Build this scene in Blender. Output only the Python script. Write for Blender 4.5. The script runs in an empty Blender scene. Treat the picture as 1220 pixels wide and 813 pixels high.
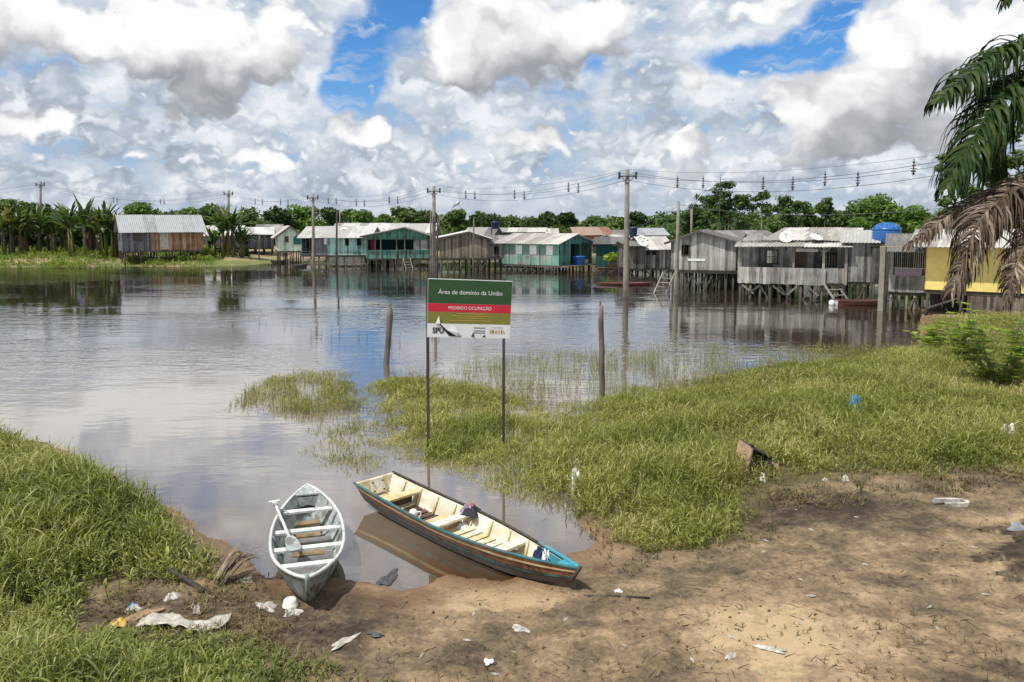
import bpy, math, random
import numpy as np
from mathutils import Vector, Matrix
R = math.radians
rnd = random.Random(7)
S = bpy.context.scene
COL = S.collection

# ------------------------------------------------------------------ camera
F, CX, CY, HOR = 880.0, 610.0, 350.0, 265.0      # focal length, principal point and horizon, in photograph pixels
CAMZ = 4.5
TH = math.atan((CY - HOR) / F)
cd = bpy.data.cameras.new('camera'); cam = bpy.data.objects.new('camera', cd); COL.objects.link(cam)
cam.location = (0, 0, CAMZ); cam.rotation_euler = (math.pi/2 - TH, 0, 0)
cd.sensor_width = 36; cd.lens = F/1220*36; cd.shift_y = -(406.5-CY)/1220
cd.clip_start = 0.1; cd.clip_end = 20000
S.camera = cam
def ray(px, py):
    a, b = (px-CX)/F, (CY-py)/F
    c, s = math.cos(TH), math.sin(TH)
    return Vector((a, c + b*s, -s + b*c))
def P(px, py, Y):                 # point of the view ray at distance Y in front
    d = ray(px, py); return Vector((d.x/d.y*Y, Y, CAMZ + d.z/d.y*Y))
def G(px, py, z=0.0):             # point of the view ray on the level z
    d = ray(px, py); t = (z-CAMZ)/d.z; return Vector((d.x*t, d.y*t, z))
def ZP(py, Y): return P(610, py, Y).z
def XP(px, Y, py=300): return P(px, py, Y).x

# ------------------------------------------------------------------ sun
SUN_EL, SUN_AZ = R(62), R(233)            # azimuth clockwise from +Y: behind the camera, to its left
sd = Vector((math.sin(SUN_AZ)*math.cos(SUN_EL), math.cos(SUN_AZ)*math.cos(SUN_EL), math.sin(SUN_EL)))
sl = bpy.data.lights.new('sun', 'SUN'); sl.energy = 4.7; sl.angle = R(0.53); sl.color = (1, .955, .88)
so = bpy.data.objects.new('sun', sl); COL.objects.link(so)
so.rotation_euler = sd.to_track_quat('Z', 'Y').to_euler(); so.location = sd*60
S.view_settings.view_transform = 'Standard'; S.view_settings.look = 'None'
S.view_settings.exposure = 0.0; S.view_settings.gamma = 1.0; S.view_settings.use_curve_mapping = False

# ------------------------------------------------------------------ node shorthand
class NT:
    def __init__(s, tree): s.dim = '3D'; s.t = tree; s.n = tree.nodes; s.l = tree.links
    def put(s, sock, v):
        if v is None: return
        if isinstance(v, bpy.types.NodeSocket): s.l.new(v, sock)
        else:
            if sock.type == 'RGBA' and not isinstance(v, (int, float)) and len(v) == 3: v = (*v, 1)
            sock.default_value = v
    def m(s, op, a, b=None, c=None, clamp=False):
        n = s.n.new('ShaderNodeMath'); n.operation = op; n.use_clamp = clamp
        for i, v in enumerate((a, b, c)): s.put(n.inputs[i], v)
        return n.outputs[0]
    def vm(s, op, a, b=None, scale=None):
        n = s.n.new('ShaderNodeVectorMath'); n.operation = op
        s.put(n.inputs[0], a); s.put(n.inputs[1], b)
        if scale is not None: s.put(n.inputs['Scale'], scale)
        return n.outputs['Value'] if op in ('LENGTH', 'DISTANCE', 'DOT_PRODUCT') else n.outputs[0]
    def xyz(s, x, y, z=0.0):
        n = s.n.new('ShaderNodeCombineXYZ')
        for i, v in enumerate((x, y, z)): s.put(n.inputs[i], v)
        return n.outputs[0]
    def sep(s, v):
        n = s.n.new('ShaderNodeSeparateXYZ'); s.put(n.inputs[0], v); return n.outputs
    def noise(s, v, scale=1.0, detail=4.0, rough=.55, dist=0.0, col=False, lac=2.0):
        n = s.n.new('ShaderNodeTexNoise'); n.noise_dimensions = s.dim; s.put(n.inputs['Vector'], v)
        for k, q in (('Scale', scale), ('Detail', detail), ('Roughness', rough), ('Distortion', dist), ('Lacunarity', lac)): s.put(n.inputs[k], q)
        return n.outputs['Color' if col else 'Fac']
    def voro(s, v, scale=1.0, detail=0.0, rough=.5, rand=1.0, feat='F1', out='Distance'):
        n = s.n.new('ShaderNodeTexVoronoi'); n.voronoi_dimensions = s.dim; n.feature = feat
        if feat == 'SMOOTH_F1': n.inputs['Smoothness'].default_value = .55
        s.put(n.inputs['Vector'], v)
        s.put(n.inputs['Scale'], scale)
        if 'Detail' in n.inputs: s.put(n.inputs['Detail'], detail); s.put(n.inputs['Roughness'], rough)
        s.put(n.inputs['Randomness'], rand); return n.outputs[out]
    def ramp(s, f, lo, hi, a=0.0, b=1.0, smooth=True):
        n = s.n.new('ShaderNodeMapRange'); n.interpolation_type = 'SMOOTHSTEP' if smooth else 'LINEAR'
        for i, v in enumerate((f, lo, hi, a, b)): s.put(n.inputs[i], v)
        return n.outputs[0]
    def mix(s, f, a, b, mode='MIX'):
        n = s.n.new('ShaderNodeMix'); n.data_type = 'RGBA'; n.blend_type = mode; n.clamp_factor = True
        s.put(n.inputs[0], f); s.put(n.inputs[6], a); s.put(n.inputs[7], b); return n.outputs[2]
    def cramp(s, f, stops):
        n = s.n.new('ShaderNodeValToRGB'); e = n.color_ramp.elements
        while len(e) < len(stops): e.new(.5)
        for q, (p, c) in zip(e, stops): q.position = p; q.color = (*c, 1)
        s.put(n.inputs[0], f); return n.outputs[0]

# ------------------------------------------------------------------ sky: Nishita air with banks of cumulus
w = bpy.data.worlds.new('World'); S.world = w; w.use_nodes = True
N = NT(w.node_tree); N.n.clear(); N.dim = '2D'
sky = N.n.new('ShaderNodeTexSky'); sky.sky_type = 'NISHITA'; sky.sun_disc = False
sky.sun_elevation = SUN_EL; sky.sun_rotation = SUN_AZ; sky.air_density = 1.0; sky.dust_density = .4; sky.ozone_density = 2.0
tc = N.n.new('ShaderNodeTexCoord')
vx, vy, vz = N.sep(tc.outputs['Generated'])
az = N.m('ARCTAN2', vx, vy)
el = N.m('ARCSINE', vz)
base = N.xyz(az, el)
def ang(px, py):
    d = ray(px, py).normalized(); return math.atan2(d.x, d.y), math.asin(d.z)
SK = 1/880.0
def gauss(p, px, py, sx, sy, amp):            # a soft lump of cloud cover in one direction of the sky
    a, e = ang(px, py)
    q = N.vm('MULTIPLY', N.vm('SUBTRACT', p, (a, e, 0)), (1/(sx*SK), 1/(sy*SK), 0))
    return N.m('MULTIPLY', N.ramp(N.vm('LENGTH', q), 1.0, 0.0), amp)
def total(xs):
    r = xs[0]
    for x in xs[1:]: r = N.m('ADD', r, x)
    return r
wn = N.noise(base, 7, 3, .55, col=True)
warp = N.vm('SCALE', N.vm('SUBTRACT', wn, (.5, .5, .5)), scale=.07)
bw = N.vm('ADD', base, warp)
wn2 = N.noise(base, 30, 3, .6, col=True)
fw = N.vm('SCALE', N.vm('SUBTRACT', wn2, (.5, .5, .5)), scale=.022)
bw = N.vm('ADD', bw, fw)
bs = N.vm('ADD', N.vm('ADD', base, N.vm('SCALE', warp, scale=.22)), fw)
def field(p, scale, seed, puff=.35, detail=5, vdet=2, stretch=1.35):
    q = N.vm('ADD', N.vm('MULTIPLY', p, (1, stretch, 0)), (seed, seed*.7, 0))
    a = N.noise(q, scale, detail, .56)
    if vdet < 2: return a
    b = N.voro(q, scale*2.1, vdet, .5, feat='SMOOTH_F1')
    return N.m('ADD', a, N.m('MULTIPLY', N.m('SUBTRACT', .45, b), puff))
big_light = N.noise(N.vm('MULTIPLY', bs, (1, 1.7, 0)), 4.5, 3, .5)
def layer(p, scale, seed, cover, lo, hi, up, gain, puff=.35, mid=.5, stretch=1.35):
    d = field(p, scale, seed, puff, 5, 2, stretch)
    d2 = field(N.vm('ADD', p, (-up*.35, up, 0)), scale, seed, puff, 3, 1, stretch)
    dc = N.m('ADD', d, cover)
    alpha = N.ramp(dc, lo, hi)
    lit = N.m('ADD', mid, N.m('ADD', N.m('MULTIPLY', N.m('SUBTRACT', d, d2), gain), N.m('MULTIPLY', N.m('SUBTRACT', big_light, .5), .75)))
    return dc, alpha, lit
PAL = [(0.0, (.31, .36, .435)), (.30, (.42, .48, .56)), (.52, (.57, .625, .70)), (.76, (.80, .835, .88)), (1.0, (.98, .99, 1.0))]
blue = N.mix(1.0, sky.outputs[0], (.48, .95, 1.40), 'MULTIPLY')
blue = N.mix(N.ramp(el, .22, .0), blue, (3.6, 5.2, 7.4))
gaps = [(432, 66, 62, 92, -1.), (482, 5, 55, 60, -1.), (420, 118, 50, 40, -.8), (910, 76, 120, 42, -1.), (990, 40, 55, 65, -.9), (700, 75, 42, 40, -.6), (165, 50, 45, 36, -.45), (110, 118, 120, 26, -.30), (1015, 8, 30, 40, -.6)]
gp = N.m('MAXIMUM', total([gauss(bw, *g) for g in gaps]), -1.0)
c = blue
# the pale mass behind, whole except in the gaps
ml = N.noise(N.vm('MULTIPLY', bs, (1, 2.2, 0)), 9, 4, .55)
veil = N.m('MULTIPLY', N.ramp(gp, -.72, -.22), N.ramp(ml, .30, .46, .62, .97))
wisp = N.m('MULTIPLY', N.ramp(N.noise(N.vm('MULTIPLY', bw, (1, 4.5, 0)), 12, 4, .6), .48, .74), .45)
c = N.mix(N.m('MAXIMUM', veil, wisp), c, N.vm('SCALE', N.cramp(ml, [(.30, (.42, .52, .66)), (.48, (.60, .66, .745)), (.66, (.88, .90, .93))]), scale=10.0))
# far banks of small cumulus, low in the sky
dc, al, li = layer(bs, 8.5, 3.3, N.m('ADD', N.m('MULTIPLY', gp, .40), N.ramp(el, .34, .05, .04, .16)), .40, .62, .018, 1.6, .60, .50, 1.45)
c = N.mix(N.m('MULTIPLY', al, .92), c, N.vm('SCALE', N.cramp(li, PAL), scale=10.0))
dc, al, li = layer(bs, 19, 8.1, N.m('ADD', N.m('MULTIPLY', gp, .5), N.ramp(el, .20, .05, -.12, .06)), .44, .62, .009, 1.5, .60, .54, 1.5)
c = N.mix(N.m('MULTIPLY', al, .85), c, N.vm('SCALE', N.cramp(li, PAL), scale=10.0))
# the great near cumulus
big = [(295, 48, 190, 80, 1.0), (235, 75, 110, 50, .6), (600, 40, 175, 120, 1.05), (530, 70, 80, 75, .6), (720, 20, 110, 60, .5), (1100, 85, 210, 130, 1.0), (985, 140, 90, 70, .5), (880, 8, 120, 36, .75),
       (40, 20, 240, 60, .95), (20, 130, 120, 60, .6), (850, 170, 140, 90, .5), (700, 180, 120, 60, .5), (420, 165, 90, 40, .6), (215, 125, 80, 40, .55), (1180, 20, 150, 80, .6), (560, 175, 90, 40, .5), (330, 190, 130, 30, .4), (432, 158, 62, 34, .75), (842, 100, 62, 48, .85), (60, 140, 60, 26, .6), (300, 195, 70, 22, .5), (640, 160, 80, 34, .55), (1010, 185, 110, 34, .5), (150, 190, 80, 24, .45)]
hi_sky = N.m('MULTIPLY', N.ramp(el, .29, .40), .62)
cov = N.m('ADD', N.m('MINIMUM', total([gauss(bw, *g) for g in big]), 1.0), hi_sky)
cov = N.m('ADD', cov, N.m('MULTIPLY', gp, .6))
dn = field(bw, 8, 15.2, .40, 6, 2)
up_ = field(N.vm('ADD', bw, (-.010, .030, 0)), 8, 15.2, .40, 3, 1)
fine = N.m('SUBTRACT', dn, up_)
dcb = N.m('ADD', cov, N.m('MULTIPLY', N.m('SUBTRACT', dn, .5), 1.5))
alb = N.ramp(dcb, .22, .54)
# how far the lump reaches above each point decides how much of it the sun gets
bwu = N.vm('ADD', bw, (-.02, .062, 0))
covu = N.m('ADD', N.m('MINIMUM', total([gauss(bwu, *g) for g in big]), 1.0), hi_sky)
slope = N.m('SUBTRACT', cov, covu)
lit = N.m('ADD', .53, N.m('ADD', N.m('MULTIPLY', slope, .80), N.m('MULTIPLY', fine, 1.25)))
lit = N.m('SUBTRACT', lit, N.m('MULTIPLY', N.m('MAXIMUM', N.m('SUBTRACT', dcb, .8), 0.0), .25))
PALB = [(0.0, (.34, .355, .38)), (.30, (.47, .485, .51)), (.55, (.65, .665, .69)), (.82, (.89, .90, .91)), (1.0, (1.02, 1.02, 1.02))]
c = N.mix(alb, c, N.vm('SCALE', N.cramp(lit, PALB), scale=10.0))
# flat grey-blue bases just above the horizon
c = N.mix(N.m('MULTIPLY', N.ramp(el, .075, .0), N.ramp(N.noise(N.vm('MULTIPLY', base, (1, 4, 1)), 6, 4, .5), .35, .65, .1, .6)), c, (5.0, 5.6, 6.5))
c = N.mix(N.ramp(vz, -.005, -.03), c, (1.2, 1.3, 1.2))
bg = N.n.new('ShaderNodeBackground'); N.put(bg.inputs[0], c); bg.inputs[1].default_value = .1
ow = N.n.new('ShaderNodeOutputWorld'); N.l.new(bg.outputs[0], ow.inputs[0])
w.cycles.sampling_method = 'MANUAL'; w.cycles.sample_map_resolution = 512

# ------------------------------------------------------------------ object helpers
def tag(o, label=None, cat=None, group=None, kind=None):
    if label: o['label'] = label
    if cat: o['category'] = cat
    if group: o['group'] = group
    if kind: o['kind'] = kind
    return o
def thing(name, label, cat, loc=(0, 0, 0), rz=0.0, group=None):
    o = bpy.data.objects.new(name, None); COL.objects.link(o)
    o.empty_display_size = .2; o.location = loc; o.rotation_euler = (0, 0, rz)
    return tag(o, label, cat, group)
def copy_tree(o, parent=None):
    c = o.copy(); COL.objects.link(c)
    if parent: c.parent = parent
    for ch in o.children: copy_tree(ch, c)
    return c
class MB:
    def __init__(s): s.v = []; s.f = []; s.t = []
    def add(s, vs, fs, tint=.5):
        o = len(s.v); s.v += [tuple(v) for v in vs]
        for f in fs: s.f.append(tuple(i+o for i in f)); s.t.append(tint)
    def hexa(s, c, tint=.5):          # eight corners: bottom ring then top ring
        s.add(c, [(0, 3, 2, 1), (4, 5, 6, 7), (0, 1, 5, 4), (1, 2, 6, 5), (2, 3, 7, 6), (3, 0, 4, 7)], tint)
    def box(s, x0, x1, y0, y1, z0, z1, tint=.5):
        s.hexa([(x0, y0, z0), (x1, y0, z0), (x1, y1, z0), (x0, y1, z0), (x0, y0, z1), (x1, y0, z1), (x1, y1, z1), (x0, y1, z1)], tint)
    def bar(s, p, q, w, h=None, tint=.5, up=(0, 0, 1)):
        p, q = Vector(p), Vector(q); d = (q-p).normalized(); h = h or w
        u = d.cross(Vector(up))
        if u.length < .05: u = d.cross(Vector((1, 0, 0)))
        u.normalize(); n = u.cross(d)
        a, b = u*w/2, n*h/2
        s.hexa([p-a-b, p+a-b, p+a+b, p-a+b, q-a-b, q+a-b, q+a+b, q-a+b], tint)
    def tube(s, pts, r, n=8, tint=.5, cap=True):
        pts = [Vector(p) for p in pts]; rs = r if isinstance(r, (list, tuple)) else [r]*len(pts)
        o = len(s.v); prev = None
        for i, p in enumerate(pts):
            d = (pts[min(i+1, len(pts)-1)]-pts[max(i-1, 0)])
            d = d.normalized() if d.length > 1e-9 else Vector((0, 0, 1))
            if prev is None: u = d.cross(Vector((0, 0, 1)) if abs(d.z) < .9 else Vector((1, 0, 0)))
            else: u = prev - d*prev.dot(d)
            u.normalize(); prev = u; k = d.cross(u)
            for j in range(n):
                a = 2*math.pi*j/n; s.v.append(tuple(p + (u*math.cos(a)+k*math.sin(a))*rs[i]))
        for i in range(len(pts)-1):
            for j in range(n):
                a, b = o+i*n+j, o+i*n+(j+1) % n
                s.f.append((a, b, b+n, a+n)); s.t.append(tint)
        if cap:
            s.f.append(tuple(o+j for j in reversed(range(n)))); s.t.append(tint)
            e = o+(len(pts)-1)*n; s.f.append(tuple(e+j for j in range(n))); s.t.append(tint)
    def lathe(s, prof, n=20, c=(0, 0, 0), tint=.5):      # profile (radius, z)
        o = len(s.v)
        for r, z in prof:
            for j in range(n):
                a = 2*math.pi*j/n; s.v.append((c[0]+r*math.cos(a), c[1]+r*math.sin(a), c[2]+z))
        for i in range(len(prof)-1):
            for j in range(n):
                a, b = o+i*n+j, o+i*n+(j+1) % n
                s.f.append((a, b, b+n, a+n)); s.t.append(tint)
        s.f.append(tuple(o+j for j in reversed(range(n)))); s.t.append(tint)
        e = o+(len(prof)-1)*n; s.f.append(tuple(e+j for j in range(n))); s.t.append(tint)
    def grid(s, fn, nu, nv, tint=.5):
        o = len(s.v)
        for i in range(nu+1):
            for j in range(nv+1): s.v.append(tuple(fn(i/nu, j/nv)))
        for i in range(nu):
            for j in range(nv):
                a = o+i*(nv+1)+j; s.f.append((a, a+nv+1, a+nv+2, a+1)); s.t.append(tint)
    def sheet(s, fn, nu, nv, th, tint=.5):      # grid with a thickness along -normal (z or given by fn returning (p, n))
        top = [[fn(i/nu, j/nv) for j in range(nv+1)] for i in range(nu+1)]
        o = len(s.v); m = (nu+1)*(nv+1)
        for row in top:
            for p, n in row: s.v.append(tuple(p))
        for row in top:
            for p, n in row: s.v.append(tuple(Vector(p)-Vector(n)*th))
        q = lambda i, j: o+i*(nv+1)+j
        def F(f): s.f.append(f); s.t.append(tint)
        for i in range(nu):
            for j in range(nv):
                a, b, c, d = q(i, j), q(i+1, j), q(i+1, j+1), q(i, j+1)
                F((a, b, c, d)); F((d+m, c+m, b+m, a+m))
        for i in range(nu):
            for j, fl in ((0, 1), (nv, 0)):
                a, b = q(i, j), q(i+1, j); F((a, a+m, b+m, b) if fl else (b, b+m, a+m, a))
        for j in range(nv):
            for i, fl in ((0, 0), (nu, 1)):
                a, b = q(i, j), q(i, j+1); F((a, a+m, b+m, b) if fl else (b, b+m, a+m, a))
    def build(s, name, mat, parent=None, smooth=False, loc=None):
        me = bpy.data.meshes.new(name); me.from_pydata(s.v, [], s.f); me.update()
        at = me.attributes.new('tint', 'FLOAT', 'FACE'); at.data.foreach_set('value', s.t)
        if smooth: me.polygons.foreach_set('use_smooth', [True]*len(me.polygons))
        if mat: me.materials.append(mat)
        o = bpy.data.objects.new(name, me); COL.objects.link(o)
        if parent: o.parent = parent
        if loc: o.location = loc
        return o
def np_mesh(name, V, Fq, mat, tint=None, smooth=False, vt=None):
    me = bpy.data.meshes.new(name); nv, nf = len(V), len(Fq); k = Fq.shape[1]
    me.vertices.add(nv); me.vertices.foreach_set('co', np.ascontiguousarray(V, dtype=np.float32).ravel())
    me.loops.add(nf*k); me.loops.foreach_set('vertex_index', np.ascontiguousarray(Fq, dtype=np.int32).ravel())
    me.polygons.add(nf); me.polygons.foreach_set('loop_start', np.arange(0, nf*k, k, dtype=np.int32))
    me.polygons.foreach_set('loop_total', np.full(nf, k, dtype=np.int32))
    if smooth: me.polygons.foreach_set('use_smooth', np.ones(nf, dtype=bool))
    me.update(calc_edges=True)
    if tint is not None:
        at = me.attributes.new('tint', 'FLOAT', 'FACE'); at.data.foreach_set('value', np.ascontiguousarray(tint, dtype=np.float32))
    for kk, vals in (vt or {}).items():
        at = me.attributes.new(kk, 'FLOAT', 'POINT'); at.data.foreach_set('value', np.ascontiguousarray(vals, dtype=np.float32))
    me.materials.append(mat)
    o = bpy.data.objects.new(name, me); COL.objects.link(o); return o

# ------------------------------------------------------------------ materials
MATS = {}
def newmat(name):
    m = bpy.data.materials.new(name); m.use_nodes = True
    n = NT(m.node_tree); n.n.clear(); out = n.n.new('ShaderNodeOutputMaterial')
    b = n.n.new('ShaderNodeBsdfPrincipled'); n.l.new(b.outputs[0], out.inputs[0])
    MATS[name] = m; return m, n, b, out
def attr(n, name):
    a = n.n.new('ShaderNodeAttribute'); a.attribute_name = name; return a.outputs['Fac']
def obco(n): return n.n.new('ShaderNodeTexCoord').outputs['Object']
def bump(n, b, h, strength=.3, dist=.02):
    k = n.n.new('ShaderNodeBump'); k.inputs['Strength'].default_value = strength; k.inputs['Distance'].default_value = dist
    n.put(k.inputs['Height'], h); n.l.new(k.outputs[0], b.inputs['Normal'])
def plain(name, col, rough=.6, var=.15, scale=6, metal=0, spec=.5, bmp=0):
    m, n, b, _ = newmat(name); co = obco(n)
    f = n.noise(co, scale, 5, .6)
    lo = tuple(x*(1-var) for x in col); hi = tuple(min(1, x*(1+var)) for x in col)
    n.put(b.inputs['Base Color'], n.mix(n.ramp(f, .3, .7), lo, hi))
    n.put(b.inputs['Roughness'], rough); b.inputs['Metallic'].default_value = metal
    b.inputs['Specular IOR Level'].default_value = spec
    if bmp: bump(n, b, n.noise(co, scale*5, 4, .6), .5, bmp)
    return m
def planks(name, dark, light, paint=None, wear=.5, rough=.85, axis=0):
    # weathered boards; with paint, the paint has flaked off in streaks and shows the grey wood
    m, n, b, _ = newmat(name); co = obco(n)
    t = attr(n, 'tint')
    st = n.noise(n.vm('MULTIPLY', co, (9, 9, .7)), 1.6, 5, .62)
    sp = n.noise(co, 1.1, 5, .6)
    f = n.m('ADD', n.m('MULTIPLY', t, .62), n.m('ADD', n.m('MULTIPLY', n.m('SUBTRACT', st, .5), 1.1), n.m('MULTIPLY', n.m('SUBTRACT', sp, .5), 1.0)))
    c = n.mix(n.ramp(f, 0, .8, smooth=False), dark, light)
    if paint:
        pk = n.ramp(n.m('ADD', n.m('ADD', st, n.m('MULTIPLY', n.m('SUBTRACT', sp, .5), 1.5)), n.m('MULTIPLY', n.m('SUBTRACT', t, .5), .25)), wear-.14, wear+.10)
        pv = n.mix(n.ramp(n.m('ADD', st, n.m('MULTIPLY', n.m('SUBTRACT', t, .5), .5)), .2, .8), tuple(x*.72 for x in paint), tuple(min(.85, x*1.22) for x in paint))
        c = n.mix(pk, c, pv)
    n.put(b.inputs['Base Color'], c); n.put(b.inputs['Roughness'], rough); b.inputs['Specular IOR Level'].default_value = .25
    bump(n, b, st, .5, .012)
    return m
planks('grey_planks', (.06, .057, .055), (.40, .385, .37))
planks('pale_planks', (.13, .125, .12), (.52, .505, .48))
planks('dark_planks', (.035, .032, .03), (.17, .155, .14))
planks('brown_planks', (.07, .055, .045), (.30, .25, .205))
planks('blue_grey_planks', (.05, .055, .065), (.21, .22, .24))
planks('orange_planks', (.16, .085, .05), (.52, .33, .215))
planks('mint_planks', (.22, .24, .21), (.45, .45, .40), (.54, .62, .50), .42)
planks('turquoise_planks', (.10, .15, .14), (.40, .42, .38), (.30, .52, .475), .45)
planks('teal_planks', (.045, .06, .055), (.22, .25, .22), (.085, .235, .195), .46)
planks('green_planks', (.10, .12, .10), (.55, .58, .53), (.11, .27, .215), .53)
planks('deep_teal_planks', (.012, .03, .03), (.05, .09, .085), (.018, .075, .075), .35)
planks('post_wood', (.05, .045, .038), (.24, .21, .175))
planks('dark_post_wood', (.022, .02, .018), (.12, .105, .09))
planks('pale_post_wood', (.15, .135, .115), (.42, .385, .335))
def roofing(name, col, streak, rough=.6, metal=0.0):
    m, n, b, _ = newmat(name); co = obco(n); t = attr(n, 'tint')
    x = n.noise(n.vm('MULTIPLY', co, (2.2, .35, .35)), 1.5, 5, .6)
    g = n.noise(co, .8, 5, .65)
    f = n.m('ADD', n.m('MULTIPLY', x, .6), n.m('ADD', n.m('MULTIPLY', g, .6), n.m('MULTIPLY', n.m('SUBTRACT', t, .5), .45)))
    n.put(b.inputs['Base Color'], n.mix(n.ramp(f, .40, .80), streak, col))
    n.put(b.inputs['Roughness'], rough); b.inputs['Metallic'].default_value = metal
    bump(n, b, g, .2, .02); return m
roofing('pale_roof', (.52, .505, .475), (.27, .25, .23))
roofing('white_roof', (.64, .64, .625), (.38, .37, .35), .45)
roofing('grey_roof', (.30, .29, .28), (.13, .122, .115))
roofing('blue_grey_roof', (.33, .35, .365), (.20, .21, .22), .5)
roofing('dark_roof', (.17, .155, .145), (.075, .068, .062))
roofing('rust_roof', (.30, .21, .17), (.20, .085, .055))
plain('yellow_plaster', (.80, .66, .21), .75, .07, 3, bmp=.004)
plain('white_plaster', (.60, .60, .57), .75, .2, 2)
plain('cream_plaster', (.50, .42, .30), .75, .2, 2)
plain('white_paint', (.74, .75, .73), .5, .12, 7)
plain('dirty_white', (.42, .40, .36), .7, .5, 9)
plain('dark_inside', (.022, .02, .019), .9, .3, 3)
plain('dark_cloth', (.02, .022, .03), .85, .4, 30)
plain('navy_cloth', (.012, .022, .07), .85, .5, 30)
plain('pink_cloth', (.45, .07, .16), .85, .4, 30)
plain('mauve_cloth', (.30, .24, .32), .85, .4, 30)
plain('red_cloth', (.33, .03, .045), .8, .3, 12)
plain('blue_plastic', (.02, .12, .36), .35, .12, 5)
plain('navy_plastic', (.012, .03, .09), .4, .2, 5)
plain('sky_plastic', (.05, .33, .68), .4, .25, 18)
plain('label_white', (.75, .78, .80), .5, .05, 5)
plain('concrete', (.21, .19, .16), .85, .22, 2.5, bmp=.006)
plain('galvanised', (.42, .43, .44), .45, .15, 8, metal=.6)
plain('wire', (.10, .105, .115), .6, .1, 5)
plain('insulator', (.045, .05, .06), .4, .2, 5)
plain('lamp_glass', (.62, .64, .66), .3, .05, 5)
plain('hull_red', (.10, .030, .022), .6, .35, 6)
plain('hull_dark', (.045, .036, .03), .6, .35, 6)
plain('boat_turquoise', (.015, .17, .20), .55, .35, 9)
plain('boat_blue', (.035, .30, .42), .55, .2, 9)
plain('rubber', (.03, .03, .03), .8, .2, 8)
plain('brick', (.30, .13, .08), .85, .3, 4)
plain('iron', (.06, .06, .065), .6, .3, 9)
plain('cardboard', (.30, .20, .12), .85, .3, 12)
plain('plastic_film', (.40, .38, .33), .45, .3, 14)
plain('yellow_film', (.60, .40, .08), .5, .3, 14)
plain('yellow_paint', (.66, .40, .04), .55, .3, 12)
plain('straw', (.42, .36, .25), .8, .35, 25)
plain('bird_black', (.02, .02, .022), .8, .2, 9)
plain('frame_dark', (.035, .03, .028), .7, .3, 9)
plain('shutter_brown', (.085, .05, .035), .75, .3, 6)
plain('shutter_teal', (.035, .12, .11), .7, .3, 6)
plain('sign_green', (.022, .075, .026), .45, .06, 4)
plain('sign_red', (.52, .018, .045), .45, .06, 4)
plain('sign_olive', (.20, .19, .035), .45, .06, 4)
plain('sign_white', (.70, .72, .74), .45, .06, 4)
plain('ink_yellow', (.42, .32, .06), .6, .05, 4)
plain('ink_black', (.02, .02, .022), .6, .05, 4)
plain('ink_gold', (.55, .33, .02), .6, .05, 4)
plain('ink_red', (.40, .03, .02), .6, .05, 4)
plain('ink_green', (.03, .16, .05), .6, .05, 4)
plain('canoe_inside', (.20, .225, .235), .6, .22, 6)
plain('canoe_bilge', (.16, .155, .15), .18, .3, 4)
plain('ochre_bilge', (.22, .16, .085), .5, .4, 5)
M = MATS
def leafmat(name, stops, rough=.55, trans=.35, spec=.3, nscale=.6):
    m, n, b, out = newmat(name); t = attr(n, 'tint')
    co = n.n.new('ShaderNodeNewGeometry').outputs['Position']
    v = n.noise(co, nscale, 3, .5)
    f = n.m('ADD', n.m('MULTIPLY', t, .72), n.m('MULTIPLY', n.m('SUBTRACT', v, .35), .95))
    c = n.cramp(f, stops)
    n.put(b.inputs['Base Color'], c); b.inputs['Roughness'].default_value = rough; b.inputs['Specular IOR Level'].default_value = spec
    tr = n.n.new('ShaderNodeBsdfTranslucent'); n.put(tr.inputs[0], n.vm('MULTIPLY', c, (1.15, 1.25, .55)))
    mx = n.n.new('ShaderNodeMixShader'); mx.inputs[0].default_value = trans
    n.l.new(b.outputs[0], mx.inputs[1]); n.l.new(tr.outputs[0], mx.inputs[2]); n.l.new(mx.outputs[0], out.inputs[0])
    return m
leafmat('grass', [(0, (.052, .060, .013)), (.2, (.12, .145, .026)), (.46, (.235, .262, .055)), (.70, (.38, .365, .115)), (.88, (.54, .48, .23)), (1, (.62, .56, .33))], .5, .28, .4, .55)
leafmat('lush_grass', [(0, (.036, .048, .012)), (.25, (.098, .125, .025)), (.52, (.20, .225, .05)), (.78, (.36, .35, .11)), (1, (.56, .51, .29))], .5, .28, .4, .7)
leafmat('dry_grass', [(0, (.045, .034, .018)), (.4, (.13, .105, .05)), (.75, (.24, .20, .10)), (1, (.42, .36, .22))], .8, .15, .2, 1.6)
leafmat('reed', [(0, (.08, .095, .02)), (.5, (.20, .21, .05)), (1, (.40, .36, .16))], .6, .2, .3)
leafmat('far_grass', [(0, (.10, .15, .025)), (.5, (.17, .24, .04)), (1, (.27, .31, .07))], .6, .25, .2, .15)
leafmat('far_leaves', [(0, (.030, .062, .018)), (.5, (.076, .132, .033)), (1, (.165, .225, .058))], .6, .22, .25, .10)
leafmat('bright_leaves', [(0, (.04, .09, .016)), (.5, (.09, .17, .028)), (1, (.17, .25, .05))], .55, .25, .25, .2)
leafmat('dark_leaves', [(0, (.016, .038, .013)), (.5, (.036, .072, .02)), (1, (.07, .115, .032))], .6, .2, .25, .10)
leafmat('banana_leaf', [(0, (.022, .05, .014)), (.45, (.055, .105, .026)), (.8, (.13, .17, .045)), (1, (.28, .22, .10))], .45, .3, .4, .3)
leafmat('palm_leaf', [(0, (.009, .022, .006)), (.5, (.022, .052, .011)), (1, (.080, .105, .024))], .5, .22, .18, 1.2)
leafmat('dead_frond', [(0, (.035, .025, .018)), (.4, (.105, .078, .057)), (.75, (.22, .175, .135)), (1, (.40, .34, .28))], .75, .12, .2, 2.0)
leafmat('bush_leaf', [(0, (.12, .19, .018)), (.5, (.24, .34, .035)), (1, (.42, .48, .09))], .5, .35, .3, 1.2)
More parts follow.
